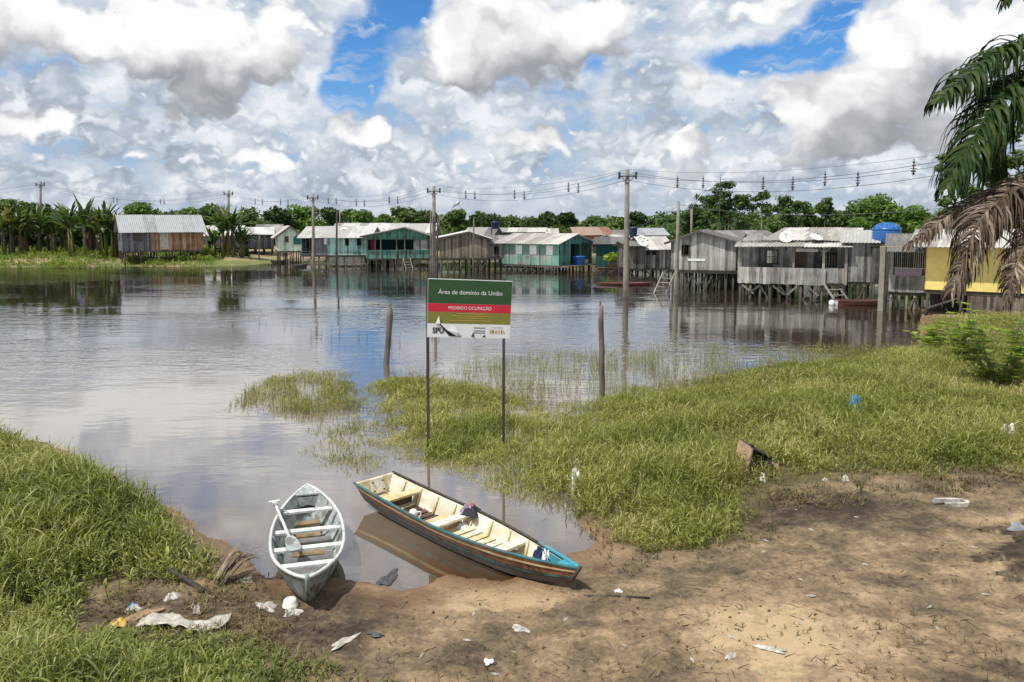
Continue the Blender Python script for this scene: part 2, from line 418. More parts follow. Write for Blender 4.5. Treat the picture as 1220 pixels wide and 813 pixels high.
plain('bark', (.15, .125, .10), .9, .35, 5, bmp=.01)
plain('pale_bark', (.34, .32, .28), .85, .25, 4)

# ------------------------------------------------------------------ ground
def poly_sd(pts, X, Y):           # signed distance to a closed polygon, positive inside
    pts = np.array(pts, float); n = len(pts)
    d = np.full(X.shape, 1e9); inside = np.zeros(X.shape, bool)
    for i in range(n):
        a, b = pts[i], pts[(i+1) % n]; e = b-a
        wx, wy = X-a[0], Y-a[1]
        t = np.clip((wx*e[0]+wy*e[1])/max(1e-12, e@e), 0, 1)
        d = np.minimum(d, np.hypot(wx-e[0]*t, wy-e[1]*t))
        c = ((a[1] <= Y) & (b[1] > Y)) | ((b[1] <= Y) & (a[1] > Y))
        with np.errstate(divide='ignore', invalid='ignore'):
            xi = a[0]+(Y-a[1])/(b[1]-a[1])*e[0]
        inside ^= c & (X < xi)
    return np.where(inside, d, -d)
def GP(lst): return [tuple(G(x, y)[:2]) for x, y in lst]
rng = np.random.default_rng(5)
_tab = rng.random((256, 256))
def vnoise(X, Y, s, oct=3, seed=0):   # value noise
    r = np.zeros_like(X); amp = 1; tot = 0
    for k in range(oct):
        x = X*s*2**k+seed*17.3+k*31.7; y = Y*s*2**k+seed*9.1+k*11.9
        xi = np.floor(x).astype(int); yi = np.floor(y).astype(int); fx = x-xi; fy = y-yi
        fx = fx*fx*(3-2*fx); fy = fy*fy*(3-2*fy)
        g = lambda a, b: _tab[a & 255, b & 255]
        r += amp*((g(xi, yi)*(1-fx)+g(xi+1, yi)*fx)*(1-fy)+(g(xi, yi+1)*(1-fx)+g(xi+1, yi+1)*fx)*fy); tot += amp; amp *= .5
    return r/tot
near_shore = GP([(-260, 505), (0, 522), (60, 532), (120, 566), (195, 600), (250, 640), (292, 668), (318, 684), (352, 690), (410, 692), (440, 697), (480, 702), (505, 694), (535, 684), (600, 692), (668, 668),
                 (712, 642), (690, 628), (712, 596), (735, 540), (780, 498), (850, 470), (930, 450), (1010, 434), (1070, 420), (1094, 408), (1098, 388), (1098, 366), (1240, 352), (1420, 350)])
near_poly = near_shore + [(60, 44), (60, -30), (-60, -30), (-60, near_shore[0][1])]
far_shore = GP([(-700, 322), (-300, 320), (0, 318.5), (70, 318.5), (150, 317), (215, 317.5), (290, 316), (322, 314), (330, 309), (360, 307), (430, 305), (520, 304), (640, 303.5), (760, 306), (860, 312), (960, 318), (1060, 325), (1100, 330), (1300, 335), (1900, 338)])
far_poly = far_shore + [(4000, 300), (4000, 9000), (-4000, 9000), (-4000, far_shore[0][1])]
def terrain(X, Y):
    sdn = poly_sd(near_poly, X, Y); sdf = poly_sd(far_poly, X, Y)
    wob = (vnoise(X, Y, 1.1, 3, 1)-.5)*.5
    sdn = sdn+wob*np.clip(1.4-abs(sdn), 0, 1)
    hn = np.where(sdn > 0, .02+.07*np.minimum(sdn, 3)+.028*np.clip(sdn-3, 0, 12), .16*sdn)
    hf = np.where(sdf > 0, .10+.10*np.minimum(sdf, 6)+.03*np.clip(sdf-6, 0, 40), .08*sdf)
    h = np.maximum(np.maximum(hn, hf), -1.4)
    # the bank the picture was taken from
    h = h + np.where(sdn > 0, np.clip(5.6-Y, 0, 7)*.44, 0)
    return h, sdn, sdf
def axis(a, b, fine, far, g):
    m = list(np.arange(a, b, fine)); st = fine; x = m[-1]
    while x < far: st *= g; x += st; m.append(x)
    st = fine; x = a; lo = []
    while x > -far: st *= g; x -= st; lo.append(x)
    return np.array(lo[::-1]+m)
gx = axis(-7.5, 13, .055, 5000, 1.10); gy = axis(4.5, 15, .055, 6000, 1.07); gy = gy[gy > -60]
GX, GY = np.meshgrid(gx, gy, indexing='ij')
H, SDN, SDF = terrain(GX, GY)
fine_mask = np.clip((40-np.hypot(GX, GY))/20, 0, 1)
rough_m = (vnoise(GX, GY, .9, 4, 3)-.5)*.11+(vnoise(GX, GY, 4.2, 3, 4)-.5)*.055
rough_m += np.where(vnoise(GX, GY, 3.0, 2, 12) > .60, -.02, 0)*np.clip(SDN*1.5, 0, 1)
H = H + rough_m*fine_mask*np.clip(SDN*1.2+.35, .12, 1)
def press(x, y, ang, lx, ly, dep):            # a footprint or scrape pressed into the mud, with its small raised rim
    i0, i1 = np.searchsorted(gx, [x-3*lx-.1, x+3*lx+.1]); j0, j1 = np.searchsorted(gy, [y-3*lx-.1, y+3*lx+.1])
    dx, dy = GX[i0:i1, j0:j1]-x, GY[i0:i1, j0:j1]-y; u = dx*math.cos(ang)+dy*math.sin(ang); v = -dx*math.sin(ang)+dy*math.cos(ang)
    q = (u/lx)**2+(v/ly)**2; H[i0:i1, j0:j1] += (-dep*np.exp(-q**2)+dep*.45*np.exp(-((np.sqrt(q)-1.45)/.35)**2))*(SDN[i0:i1, j0:j1] > .1)
_fr = random.Random(21)
for (xa, ya), (xb, yb), k_ in [((520, 800), (650, 700), 9), ((640, 800), (420, 730), 9), ((900, 800), (720, 690), 11), ((1100, 780), (960, 640), 10), ((700, 740), (1180, 640), 16), ((480, 720), (600, 720), 6), ((340, 760), (420, 730), 5), ((1000, 720), (760, 760), 9), ((780, 790), (1150, 700), 13)]:
    a_, b_ = G(xa, ya, .25), G(xb, yb, .25); an = math.atan2(b_.y-a_.y, b_.x-a_.x)
    for k in range(k_):
        f_ = (k+.5)/k_; sd2 = .11*(1 if k % 2 else -1); press(a_.x+(b_.x-a_.x)*f_-math.sin(an)*sd2+_fr.uniform(-.05, .05), a_.y+(b_.y-a_.y)*f_+math.cos(an)*sd2+_fr.uniform(-.05, .05), an+_fr.uniform(-.25, .25), .14, .058, _fr.uniform(.012, .030))
for (xa, ya), (xb, yb), wd_ in [((690, 690), (790, 740), .05), ((676, 694), (770, 748), .04), ((372, 722), (392, 775), .06)]:        # grooves where the hulls are dragged up
    a_, b_ = G(xa, ya, .1), G(xb, yb, .2); an = math.atan2(b_.y-a_.y, b_.x-a_.x); L_ = math.hypot(b_.x-a_.x, b_.y-a_.y); press((a_.x+b_.x)/2, (a_.y+b_.y)/2, an, L_/2, wd_, .03)
nx, ny = GX.shape
idx = np.arange(nx*ny).reshape(nx, ny)
quads = np.stack([idx[:-1, :-1], idx[1:, :-1], idx[1:, 1:], idx[:-1, 1:]], -1).reshape(-1, 4)
m, n, b, _ = newmat('mud')
geo = n.n.new('ShaderNodeNewGeometry'); pos = geo.outputs['Position']; px_, py_, pz_ = n.sep(pos)
n1 = n.noise(pos, .55, 5, .6); n2 = n.noise(pos, 2.6, 6, .65); n3 = n.noise(pos, 17, 5, .7); n4 = n.noise(pos, 70, 3, .7)
f = n.m('ADD', n.m('MULTIPLY', n.m('SUBTRACT', n1, .5), 1.9), n.m('ADD', n.m('MULTIPLY', n.m('SUBTRACT', n2, .5), 1.1), n.m('ADD', n.m('MULTIPLY', n.m('SUBTRACT', n3, .5), .9), .53)))
soil = attr(n, 'soil')
trk = n.noise(n.vm('MULTIPLY', n.vm('ADD', pos, n.vm('SCALE', n.noise(pos, 1.2, 2, .5, col=True), scale=.8)), (.9, 4.5, 1)), 1.0, 4, .6)
f = n.m('ADD', f, n.m('MULTIPLY', n.m('SUBTRACT', trk, .5), .75))
f = n.m('ADD', f, n.m('MULTIPLY', n.m('SUBTRACT', soil, .5), 1.15))
c = n.cramp(f, [(0, (.038, .027, .018)), (.25, (.085, .062, .040)), (.5, (.170, .124, .076)), (.74, (.29, .210, .126)), (1, (.42, .315, .19))])
# pale grit, bits of straw and dark crumbs
c = n.mix(n.m('MULTIPLY', n.ramp(n4, .66, .76), .55), c, (.50, .43, .32))
c = n.mix(n.m('MULTIPLY', n.ramp(n.noise(n.vm('ADD', pos, (40, 7, 0)), 46, 3, .7), .64, .72), .6), c, (.035, .026, .018))
wet = attr(n, 'wet')
c = n.mix(wet, c, n.mix(.42, c, (.30, .165, .078)))
c = n.mix(n.m('MULTIPLY', wet, .32), c, (.085, .055, .032))
grassy = attr(n, 'grassy')
c = n.mix(n.m('MULTIPLY', grassy, .8), c, n.mix(n2, (.035, .036, .012), (.12, .105, .045)))
far_ = attr(n, 'far')
c = n.mix(far_, c, n.mix(n.ramp(n.noise(pos, .12, 4, .6), .42, .6), (.13, .17, .045), (.34, .25, .15)))
n.put(b.inputs['Base Color'], c)
n.put(b.inputs['Roughness'], n.m('SUBTRACT', .93, n.m('MULTIPLY', wet, .45))); b.inputs['Specular IOR Level'].default_value = .35
k = n.n.new('ShaderNodeBump'); k.inputs['Strength'].default_value = .75; k.inputs['Distance'].default_value = .035
n.put(k.inputs['Height'], n.m('ADD', n.m('MULTIPLY', n2, .6), n.m('ADD', n.m('MULTIPLY', n3, .55), n.m('MULTIPLY', n4, .18)))); n.l.new(k.outputs[0], b.inputs['Normal'])
# grass regions, read off the photograph and laid on the ground
gA = GP([(-300, 512), (0, 528), (60, 540), (120, 575), (195, 609), (250, 650), (262, 676), (225, 694), (150, 700), (120, 716), (100, 750), (130, 790), (240, 800), (300, 830), (300, 1000), (-600, 1000)])
gA2 = GP([(120, 765), (260, 770), (330, 785), (400, 805), (450, 830), (500, 950), (80, 950), (60, 800)])
gB = GP([(425, 462), (450, 450), (520, 446), (580, 462), (650, 478), (700, 480), (740, 462), (800, 452), (850, 446), (920, 438), (1010, 430), (1080, 416), (1160, 420), (1260, 440), (1500, 450), (1500, 580), (1200, 578), (1120, 584), (1040, 582), (985, 592),
         (930, 604), (900, 632), (880, 655), (840, 668), (770, 662), (730, 640), (690, 622), (620, 598), (560, 572), (500, 560), (455, 545), (440, 510)])
gC = GP([(235, 466), (290, 450), (360, 436), (440, 436), (450, 480), (480, 560), (420, 570), (350, 550), (335, 508), (262, 484)])
gD = GP([(500, 440), (600, 425), (700, 412), (760, 395), (860, 412), (960, 415), (1090, 400), (1090, 440), (760, 490), (640, 495), (560, 470)])
gE = GP([(1092, 385), (1250, 380), (1500, 390), (1500, 450), (1160, 440), (1095, 425)])
sA, sA2, sB = poly_sd(gA, GX, GY), poly_sd(gA2, GX, GY), poly_sd(gB, GX, GY); sE = poly_sd(gE, GX, GY)
gr = np.clip(np.maximum(np.maximum(sA, sA2-.3), sB)/.5+.3, 0, 1)
gr = np.maximum(gr, np.clip(sE/.6, 0, 1)*.55)
# dead-grass flat between the left bank and the canoe, darker ground along the edge of the grass, the pale trodden path
soil = np.full(GX.shape, .5)
def lump(px, py, sx, sy, amp):
    g = G(px, py, .2); ex = sx*g.y/F; ey = sy*g.y*g.y/(F*4.3)
    return amp*np.exp(-(((GX-g.x)/ex)**2+((GY-g.y)/ey)**2))
for a in [(900, 620, 130, 28, -.30), (1010, 600, 120, 22, -.32), (760, 718, 110, 24, -.24), (560, 775, 130, 30, -.16), (250, 720, 130, 45, -.20), (420, 745, 60, 40, -.24), (560, 735, 120, 22, .15), (620, 705, 110, 16, .34), (1000, 770, 240, 40, .30), (860, 735, 160, 25, .20), (680, 780, 150, 25, .04), (1120, 650, 90, 14, .22), (1010, 680, 100, 20, -.05), (780, 690, 60, 12, .15), (520, 790, 90, 20, -.12), (1180, 720, 60, 20, -.10)]:
    soil += lump(*a)
wet = np.clip(1.0-np.maximum(SDN, 0)/.9, 0, 1)*(SDN > -3)
far_a = np.clip((np.maximum(SDF, -30)+3)/4, 0, 1)*(GY > 30)
ground = np_mesh('ground', np.stack([GX, GY, H], -1).reshape(-1, 3), quads, m, smooth=True, vt={'soil': soil.ravel(), 'wet': wet.ravel(), 'grassy': gr.ravel(), 'far': far_a.ravel()})
tag(ground, kind='structure')
def gz(x, y):                      # height of the ground sheet
    i = min(max(np.searchsorted(gx, x)-1, 0), nx-2); j = min(max(np.searchsorted(gy, y)-1, 0), ny-2)
    u = (x-gx[i])/(gx[i+1]-gx[i]); v = (y-gy[j])/(gy[j+1]-gy[j])
    return float((H[i, j]*(1-u)+H[i+1, j]*u)*(1-v)+(H[i, j+1]*(1-u)+H[i+1, j+1]*u)*v)
def GG(px, py):                    # where a view ray meets the ground sheet or the water
    p = G(px, py, 0)
    for _ in range(12): p = G(px, py, max(0, gz(p.x, p.y)))
    return p

# ------------------------------------------------------------------ water: a muddy flooded river, clear enough in the shallows to show the bed
m, n, b, out = newmat('river_water'); n.n.remove(b)
geo = n.n.new('ShaderNodeNewGeometry'); pos = geo.outputs['Position']
dep = attr(n, 'depth')
mud = n.n.new('ShaderNodeBsdfDiffuse')
n.put(mud.inputs[0], n.mix(n.noise(pos, .25, 3, .5), (.155, .118, .088), (.20, .155, .12)))
deepm = n.mix(n.ramp(n.sep(pos)[1], 14, 34), n.mix(n.noise(pos, .25, 3, .5), (.20, .150, .105), (.26, .20, .148)), (.060, .046, .036))
n.put(mud.inputs[0], deepm)
clear = n.n.new('ShaderNodeBsdfTransparent'); clear.inputs[0].default_value = (.90, .78, .60, 1)
body = n.n.new('ShaderNodeMixShader'); n.put(body.inputs[0], n.m('SUBTRACT', 1.0, n.m('EXPONENT', n.m('MULTIPLY', dep, -7.5))))
n.l.new(clear.outputs[0], body.inputs[1]); n.l.new(mud.outputs[0], body.inputs[2])
gl = n.n.new('ShaderNodeBsdfGlossy'); gl.inputs['Roughness'].default_value = .035
fr = n.n.new('ShaderNodeFresnel'); fr.inputs[0].default_value = 1.36
mxs = n.n.new('ShaderNodeMixShader'); n.put(mxs.inputs[0], n.m('POWER', fr.outputs[0], .32)); n.l.new(body.outputs[0], mxs.inputs[1]); n.l.new(gl.outputs[0], mxs.inputs[2])
n.l.new(mxs.outputs[0], out.inputs[0])
w1 = n.noise(n.vm('MULTIPLY', pos, (.75, 2.0, 1)), 1.0, 3, .5, dist=.4)
w2 = n.noise(n.vm('MULTIPLY', pos, (2.2, 6.0, 1)), 1.0, 2, .5, dist=.3)
patch = n.ramp(n.noise(n.vm('MULTIPLY', pos, (.06, .11, 1)), 1.0, 3, .5), .40, .62)
yy = n.sep(pos)[1]
amp = n.m('MULTIPLY', n.m('ADD', .12, n.m('MULTIPLY', patch, .88)), n.ramp(yy, 10, 22, .10, 1.0))
hgt = n.m('MULTIPLY', n.m('ADD', w1, n.m('MULTIPLY', w2, .35)), amp)
k = n.n.new('ShaderNodeBump'); k.inputs['Strength'].default_value = 1.0; k.inputs['Distance'].default_value = .030
n.put(k.inputs['Height'], hgt)
for q in (gl, fr): n.l.new(k.outputs[0], q.inputs['Normal'])
sx = axis(-9, 14, .25, 5000, 1.14); sy = axis(5, 26, .25, 6000, 1.12); sy = sy[sy > -1]
WX, WY = np.meshgrid(sx, sy, indexing='ij'); wh, _, _ = terrain(WX, WY)
wi = np.arange(WX.size).reshape(WX.shape)
wq = np.stack([wi[:-1, :-1], wi[1:, :-1], wi[1:, 1:], wi[:-1, 1:]], -1).reshape(-1, 4)
water = np_mesh('river', np.stack([WX, WY, np.zeros_like(WX)], -1).reshape(-1, 3), wq, m, smooth=True, vt={'depth': np.maximum(-wh, 0).ravel()})
tag(water, kind='structure')

# ------------------------------------------------------------------ stilt houses
prnd = random.Random(11)
def plank_wall(mb, p0, u, L, zb, ztop, nrm, openings=(), pw=.17, th=.025, jit=.03, split=None):
    # upright boards from p0 along u; ztop(s) gives the height; boards are left out where an opening (s0, s1, z0, z1) is
    u = Vector(u); nrm = Vector(nrm); p0 = Vector(p0)
    cuts = sorted({0.0, L, *[o[0] for o in openings], *[o[1] for o in openings]})
    cuts = [c for c in cuts if 0 <= c <= L]
    for a, b in zip(cuts[:-1], cuts[1:]):
        if b-a < .01: continue
        k = max(1, round((b-a)/pw)); s = (b-a)/k
        for i in range(k):
            s0, s1 = a+i*s+.003, a+(i+1)*s-.003
            spans = [(zb - prnd.random()*jit, None)]
            for o in openings:
                if o[0]-.02 <= (s0+s1)/2 <= o[1]+.02: spans = [(zb-prnd.random()*jit, o[2]), (o[3], None)]
            t = prnd.random(); off = nrm*prnd.uniform(0, .008)
            for z0, z1 in spans:
                za, zb_ = (ztop(s0), ztop(s1)) if z1 is None else (z1, z1)
                if min(za, zb_) - z0 < .02: continue
                A, B = p0+u*s0+off, p0+u*s1+off; n = nrm*th
                mb.hexa([(*(A+n).xy, z0), (*(B+n).xy, z0), (*B.xy, z0), (*A.xy, z0), (*(A+n).xy, za), (*(B+n).xy, zb_), (*B.xy, zb_), (*A.xy, za)], t)
def frame(root, name, p0, u, nrm, s0, s1, z0, z1, fill=None, fmat='frame_dark', w=.06, panel=None, label=None, out=.035, bars=0, slit=0):
    # a window or door: its frame, and what closes it as a sub-part
    u, nrm, p0 = Vector(u), Vector(nrm), Vector(p0); mb = MB()
    def b(sa, sb, za, zb, d0, d1, m_, t=.5):
        q = [p0+u*sa+nrm*d1, p0+u*sb+nrm*d1, p0+u*sb+nrm*d0, p0+u*sa+nrm*d0]
        m_.hexa([(*v.xy, za) for v in q]+[(*v.xy, zb) for v in q], t)
    b(s0-w, s0, z0-w, z1+w, 0, out+.02, mb); b(s1, s1+w, z0-w, z1+w, 0, out+.02, mb)
    b(s0, s1, z1, z1+w, 0, out+.018, mb); b(s0, s1, z0-w, z0, 0, out+.03, mb)
    for i in range(bars):
        x = s0+(s1-s0)*(i+1)/(bars+1); b(x-.012, x+.012, z0, z1, 0, .02, mb)
    if bars: b(s0, s1, (z0+z1)/2-.02, (z0+z1)/2+.02, .021, .03, mb)
    o = mb.build(name, M[fmat], root)
    if label: o['label'] = label
    if fill:
        f = MB(); k = max(1, round((s1-s0)/.2))
        for i in range(k):
            b(s0+(s1-s0)*i/k+.003, s0+(s1-s0)*(i+1)/k-.003, z0+.003, z1-.003, -.02+prnd.random()*.008, .022+prnd.random()*.01, f, prnd.random())
        f.build(panel or 'shutter', M[fill], o)
    return o
def roof_slope(mb, a, b, c, d, th=.03, amp=.018, per=.19, sheet=1.1):
    # corrugated sheet between eave a-b and ridge d-c (corrugations run up the slope)
    a, b, c, d = map(Vector, (a, b, c, d)); n = (b-a).cross(d-a).normalized()
    if n.z < 0: n = -n
    L = (b-a).length; nu = max(4, int(L/(per/4))); cols = max(1, int(L/sheet)); tn = [prnd.random() for _ in range(cols+1)]
    o = len(mb.f)
    def fn(i, j):
        p = a.lerp(b, i).lerp(d.lerp(c, i), j)
        k = int(i*cols*.999); return p+n*(amp*math.sin(i*L/per*2*math.pi)+.012*((k*7) % 3)), n
    mb.sheet(fn, nu, 3, th)
    for q in range(o, len(mb.f)):          # each sheet weathered its own way
        vs = mb.f[q]; x = sum(((Vector(mb.v[v])-a).dot((b-a)/L)) for v in vs)/len(vs)/L
        mb.t[q] = tn[min(cols, max(0, int(x*cols)))]
def stilts(root, xs, ys, zb, zt, r=.07, mat='dark_post_wood', brace=True):
    for x in xs:
        for y in ys:
            mb = MB(); jx, jy = prnd.uniform(-.06, .06), prnd.uniform(-.06, .06); rr = r*prnd.uniform(.75, 1.25)
            mb.tube([(x+jx, y+jy, zb), (x+jx*.3, y+jy*.3, (zb+zt)/2), (x, y, zt)], [rr, rr*.95, rr*.9], 7, prnd.random())
            mb.build('stilt', M[mat], root, smooth=True)
    if brace:
        for i in range(len(xs)-1):
            if prnd.random() < .55:
                q = prnd.random() < .5; y = ys[0]-.09; mb = MB()
                mb.bar((xs[i+(0 if q else 1)], y, zt-.1), (xs[i+(1 if q else 0)], y, max(zb+.6, zt-1.0)), .03, .09, prnd.random())
                mb.build('brace', M[mat], root)
def ladder(root_label, cat, p_top, p_bot, width, n, mat='pale_post_wood', group=None):
    p_top, p_bot = Vector(p_top), Vector(p_bot); d = p_top-p_bot
    root = thing('ladder', root_label, cat, p_bot, 0, group)
    sdir = Vector((d.y, -d.x, 0))
    sdir = sdir.normalized()*width/2 if sdir.length > .01 else Vector((width/2, 0, 0))
    for s in (-1, 1):
        mb = MB(); mb.bar(sdir*s, d+sdir*s, .05, .11, prnd.random()); mb.build('rail', M[mat], root)
    for i in range(n):
        f = (i+.6)/n; mb = MB(); mb.bar(d*f-sdir*1.05, d*f+sdir*1.05, .16, .035, prnd.random()); mb.build('rung', M[mat], root)
    return root
def lin(a, b, L): return lambda s: a+(b-a)*s/L
def tri(e, r, L, peak=.5): return lambda s: e+(r-e)*(s/(L*peak) if s < L*peak else (L-s)/(L*(1-peak)))
def house(name, label, loc, rz, W, D, zb, zf, ze, zr, ridge='x', wall='grey_planks', roof='pale_roof', front=(), right=(), left=(), oh=.45, ohs=.3, stilt=(5, 3), side_wall=None,
          cat='house', group=None, peak=.5, split=None, deckmat='post_wood', rear=True, gable=None, stiltmat='dark_post_wood', plaster=False, stilt_r=.07):
    # local: front wall on y=0 looking to -y, x from -W/2 to W/2, z heights above the water
    root = thing(name, label, cat, (loc[0], loc[1], 0), rz, group)
    z0 = zb
    gx_, rr = ridge == 'x', zr
    tops = {'f': (lambda s: ze) if gx_ else tri(ze, zr, W, peak), 'r': tri(ze, zr, D, peak) if gx_ else (lambda s: ze)}
    frames = {'f': ((-W/2, 0, 0), (1, 0, 0), (0, -1, 0), W, front), 'r': ((W/2, 0, 0), (0, 1, 0), (1, 0, 0), D, right), 'l': ((-W/2, D, 0), (0, -1, 0), (-1, 0, 0), D, left), 'b': ((W/2, D, 0), (-1, 0, 0), (0, 1, 0), W, ())}
    def zt(k):
        if k in ('f', 'b'): return tops['f'] if k == 'f' else ((lambda s: ze) if gx_ else tri(ze, zr, W, 1-peak))
        return tops['r'] if k == 'r' else (tri(ze, zr, D, 1-peak) if gx_ else (lambda s: ze))
    mbs = {}
    for k, (p0, u, nr, L, ops) in frames.items():
        if k == 'b' and not rear: continue
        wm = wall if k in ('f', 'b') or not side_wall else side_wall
        op = [o[:4] for o in ops if o[4] != 'bar']
        if split and k == 'f':
            sx_, m1, m2 = split
            a = mbs.setdefault((k, m1), MB()); plank_wall(a, p0, u, sx_, zf, zt(k), nr, [o for o in op if o[0] < sx_])
            a = mbs.setdefault((k, m2), MB()); plank_wall(a, Vector(p0)+Vector(u)*sx_, u, L-sx_, zf, lambda s: zt(k)(s+sx_), nr, [(o[0]-sx_, o[1]-sx_, *o[2:]) for o in op if o[0] >= sx_])
        else:
            if wm == wall and split: wm = split[1] if k == 'l' else split[2]
            plank_wall(mbs.setdefault((k, wm), MB()), p0, u, L, zf, zt(k), nr, op, pw=(L if plaster else .17), jit=0 if plaster else .03)
        for o in ops:
            if o[4] == 'bar': continue
            kind = o[4]
            ex = o[5] if len(o) > 5 else {}
            if kind == 'gap': continue
            frame(root, 'door' if kind == 'door' else 'window', p0, u, nr, *o[:4], **ex)
    for (k, wm), mb in mbs.items():
        mb.build('wall', M[wm], root)
    # floor of boards on joists
    fl = MB(); fl.box(-W/2+.01, W/2-.01, .01, D-.01, zf-.05, zf+.005, .4)
    for i in range(int(D/.9)+1):
        y = min(D-.06, .05+i*.9); fl.box(-W/2-.05, W/2+.05, y, y+.09, zf-.19, zf-.054, prnd.random())
    fl.build('floor', M[deckmat], root)
    rb = MB()
    if gx_:
        ym = D*peak; k = (zr-ze)/ym; k2 = (zr-ze)/(D-ym)
        roof_slope(rb, (-W/2-ohs, -oh, ze-k*oh+.04), (W/2+ohs, -oh, ze-k*oh+.04), (W/2+ohs, ym+.06, zr+.06), (-W/2-ohs, ym+.06, zr+.06))
        roof_slope(rb, (W/2+ohs, D+oh, ze-k2*oh+.03), (-W/2-ohs, D+oh, ze-k2*oh+.03), (-W/2-ohs, ym, zr+.03), (W/2+ohs, ym, zr+.03))
    else:
        xm = -W/2+W*peak; k = (zr-ze)/(xm+W/2); k2 = (zr-ze)/(W/2-xm)
        roof_slope(rb, (-W/2-oh, D+ohs, ze-k*oh+.04), (-W/2-oh, -ohs, ze-k*oh+.04), (xm+.05, -ohs, zr+.06), (xm+.05, D+ohs, zr+.06))
        roof_slope(rb, (W/2+oh, -ohs, ze-k2*oh+.03), (W/2+oh, D+ohs, ze-k2*oh+.03), (xm, D+ohs, zr+.03), (xm, -ohs, zr+.03))
        fb = MB()       # bargeboards under the verge
        fb.bar((-W/2-oh, -ohs+.03, ze-k*oh-.03), (xm, -ohs+.03, zr-.03), .03, .13, .3); fb.bar((xm, -ohs+.03, zr-.03), (W/2+oh, -ohs+.03, ze-k2*oh-.03), .03, .13, .3)
        fb.build('bargeboard', M[deckmat], root)
    rb.build('roof', M[roof], root)
    if stilt:
        nx_, ny_ = stilt
        stilts(root, [-W/2+.12+(W-.24)*i/(nx_-1) for i in range(nx_)], [.1+(D-.2)*j/(ny_-1) for j in range(ny_)], zb, zf-.19, stilt_r, stiltmat)
    return root
def post(mb, x, y, z0, z1, r=.06): mb.bar((x, y, z0), (x, y, z1), r*2, r*2, prnd.random())
def wid(px0, px1, Y): return (px1-px0)/F*Y
BK = 'houses standing on stilts along the flooded shore'
DRK = dict(fmat='frame_dark')
# --- the far left house, half grey and half orange boards
Y = 78.0; c = P(196, 300, Y); a = R(33); W = 7.75
def fx(px, px0, px1, W): return (px-px0)/(px1-px0)*W
h = house('stilt_house', 'stilt house with half blue grey, half orange boards and a white door, on grassy shore', (c.x, Y), a, W, 4.6, -.3, ZP(298.5, Y), ZP(273.8, Y), ZP(259.5, Y-1)+.25, 'x', 'orange_planks', 'blue_grey_roof',
      front=[(fx(163.5, 152.5, 240.5, W), fx(172.5, 152.5, 240.5, W), ZP(287, Y), ZP(275.6, Y), 'window', dict(fill='shutter_brown', fmat='blue_grey_planks')),
             (fx(192, 152.5, 240.5, W), fx(201.5, 152.5, 240.5, W), ZP(297.3, Y), ZP(276, Y), 'door', dict(fill='dirty_white', panel='door_panel', fmat='orange_planks'))],
      left=[(1.6, 2.4, ZP(287, Y), ZP(277, Y), 'window', dict(fmat='blue_grey_planks'))], split=(fx(184, 152.5, 240.5, W), 'blue_grey_planks', 'orange_planks'), oh=.5, ohs=.35, stilt=(6, 3), group=BK)
# --- low house behind the banana plants
Y = 96.0; c = P(85, 300, Y)
h = house('low_house', 'low dark house with a pale tin roof hidden behind the banana plants', (c.x, Y), R(14), 7.2, 5, .3, ZP(299, Y), ZP(287, Y), ZP(280, Y)+.1, 'x', 'dark_planks', 'pale_roof',
      front=[(1.2, 2.2, ZP(297, Y), ZP(290, Y), 'window', dict(fmat='frame_dark')), (4.2, 5.4, ZP(297.5, Y), ZP(289.5, Y), 'window', dict(fmat='frame_dark'))], stilt=(4, 2), group='houses at the back of the shore')
Y = 104.0; c = P(72, 290, Y)
h = house('low_house', 'brown tin roofed house standing behind the low pale roofed house and the banana plants', (c.x, Y), R(10), 4.4, 4, .8, ZP(294, Y), ZP(281, Y), ZP(270, Y), 'x', 'brown_planks', 'rust_roof',
      front=[(1.5, 2.4, ZP(292, Y), ZP(285, Y), 'window', dict(fmat='frame_dark'))], stilt=None, group='houses at the back of the shore')
# --- grey houses between the second banana clump and the mint house
Y = 92.0; c = P(303, 290, Y)
h = house('stilt_house', 'dark grey shack with a pale tin roof just right of the tall banana clump', (c.x, Y), R(16), 4.3, 4.4, .0, ZP(295.5, Y), ZP(278.5, Y), ZP(271.5, Y), 'x', 'blue_grey_planks', 'white_roof', front=[(.6, 1.4, ZP(290, Y), ZP(282, Y), 'window', dict(fmat='frame_dark'))], stilt=(5, 3), oh=.5, group=BK)
Y = 100.0; c = P(262, 290, Y)
h = house('stilt_house', 'small grey shack half hidden behind the tall banana clump', (c.x, Y), R(10), 5.4, 4, .2, ZP(296, Y), ZP(279.5, Y), ZP(269.5, Y), 'x', 'grey_planks', 'white_roof', front=[(1.2, 2, ZP(291, Y), ZP(284, Y), 'window', dict(fmat='frame_dark'))], stilt=(4, 2), group=BK)
Y = 101.0; c = P(329.5, 285, Y)
h = house('small_house', 'small cream hut left of the mint green gable', (c.x, Y), 0, 1.9, 3, .5, ZP(299, Y), ZP(277.5, Y), ZP(270, Y), 'x', 'cream_plaster', 'pale_roof', front=[(.6, 1.2, ZP(292, Y), ZP(284, Y), 'window', dict(fmat='frame_dark'))], stilt=None, plaster=True, group='houses at the back of the shore')
Y = 108.0; c = P(318, 285, Y)
h = house('small_house', 'far hut with a grey tin roof showing above the cream hut', (c.x, Y), 0, 3.4, 3, .5, ZP(298, Y), ZP(277, Y), ZP(268, Y), 'x', 'grey_planks', 'grey_roof', front=[(.6, 1.2, ZP(292, Y), ZP(284, Y), 'window', dict(fmat='frame_dark'))], stilt=None, group='houses at the back of the shore')
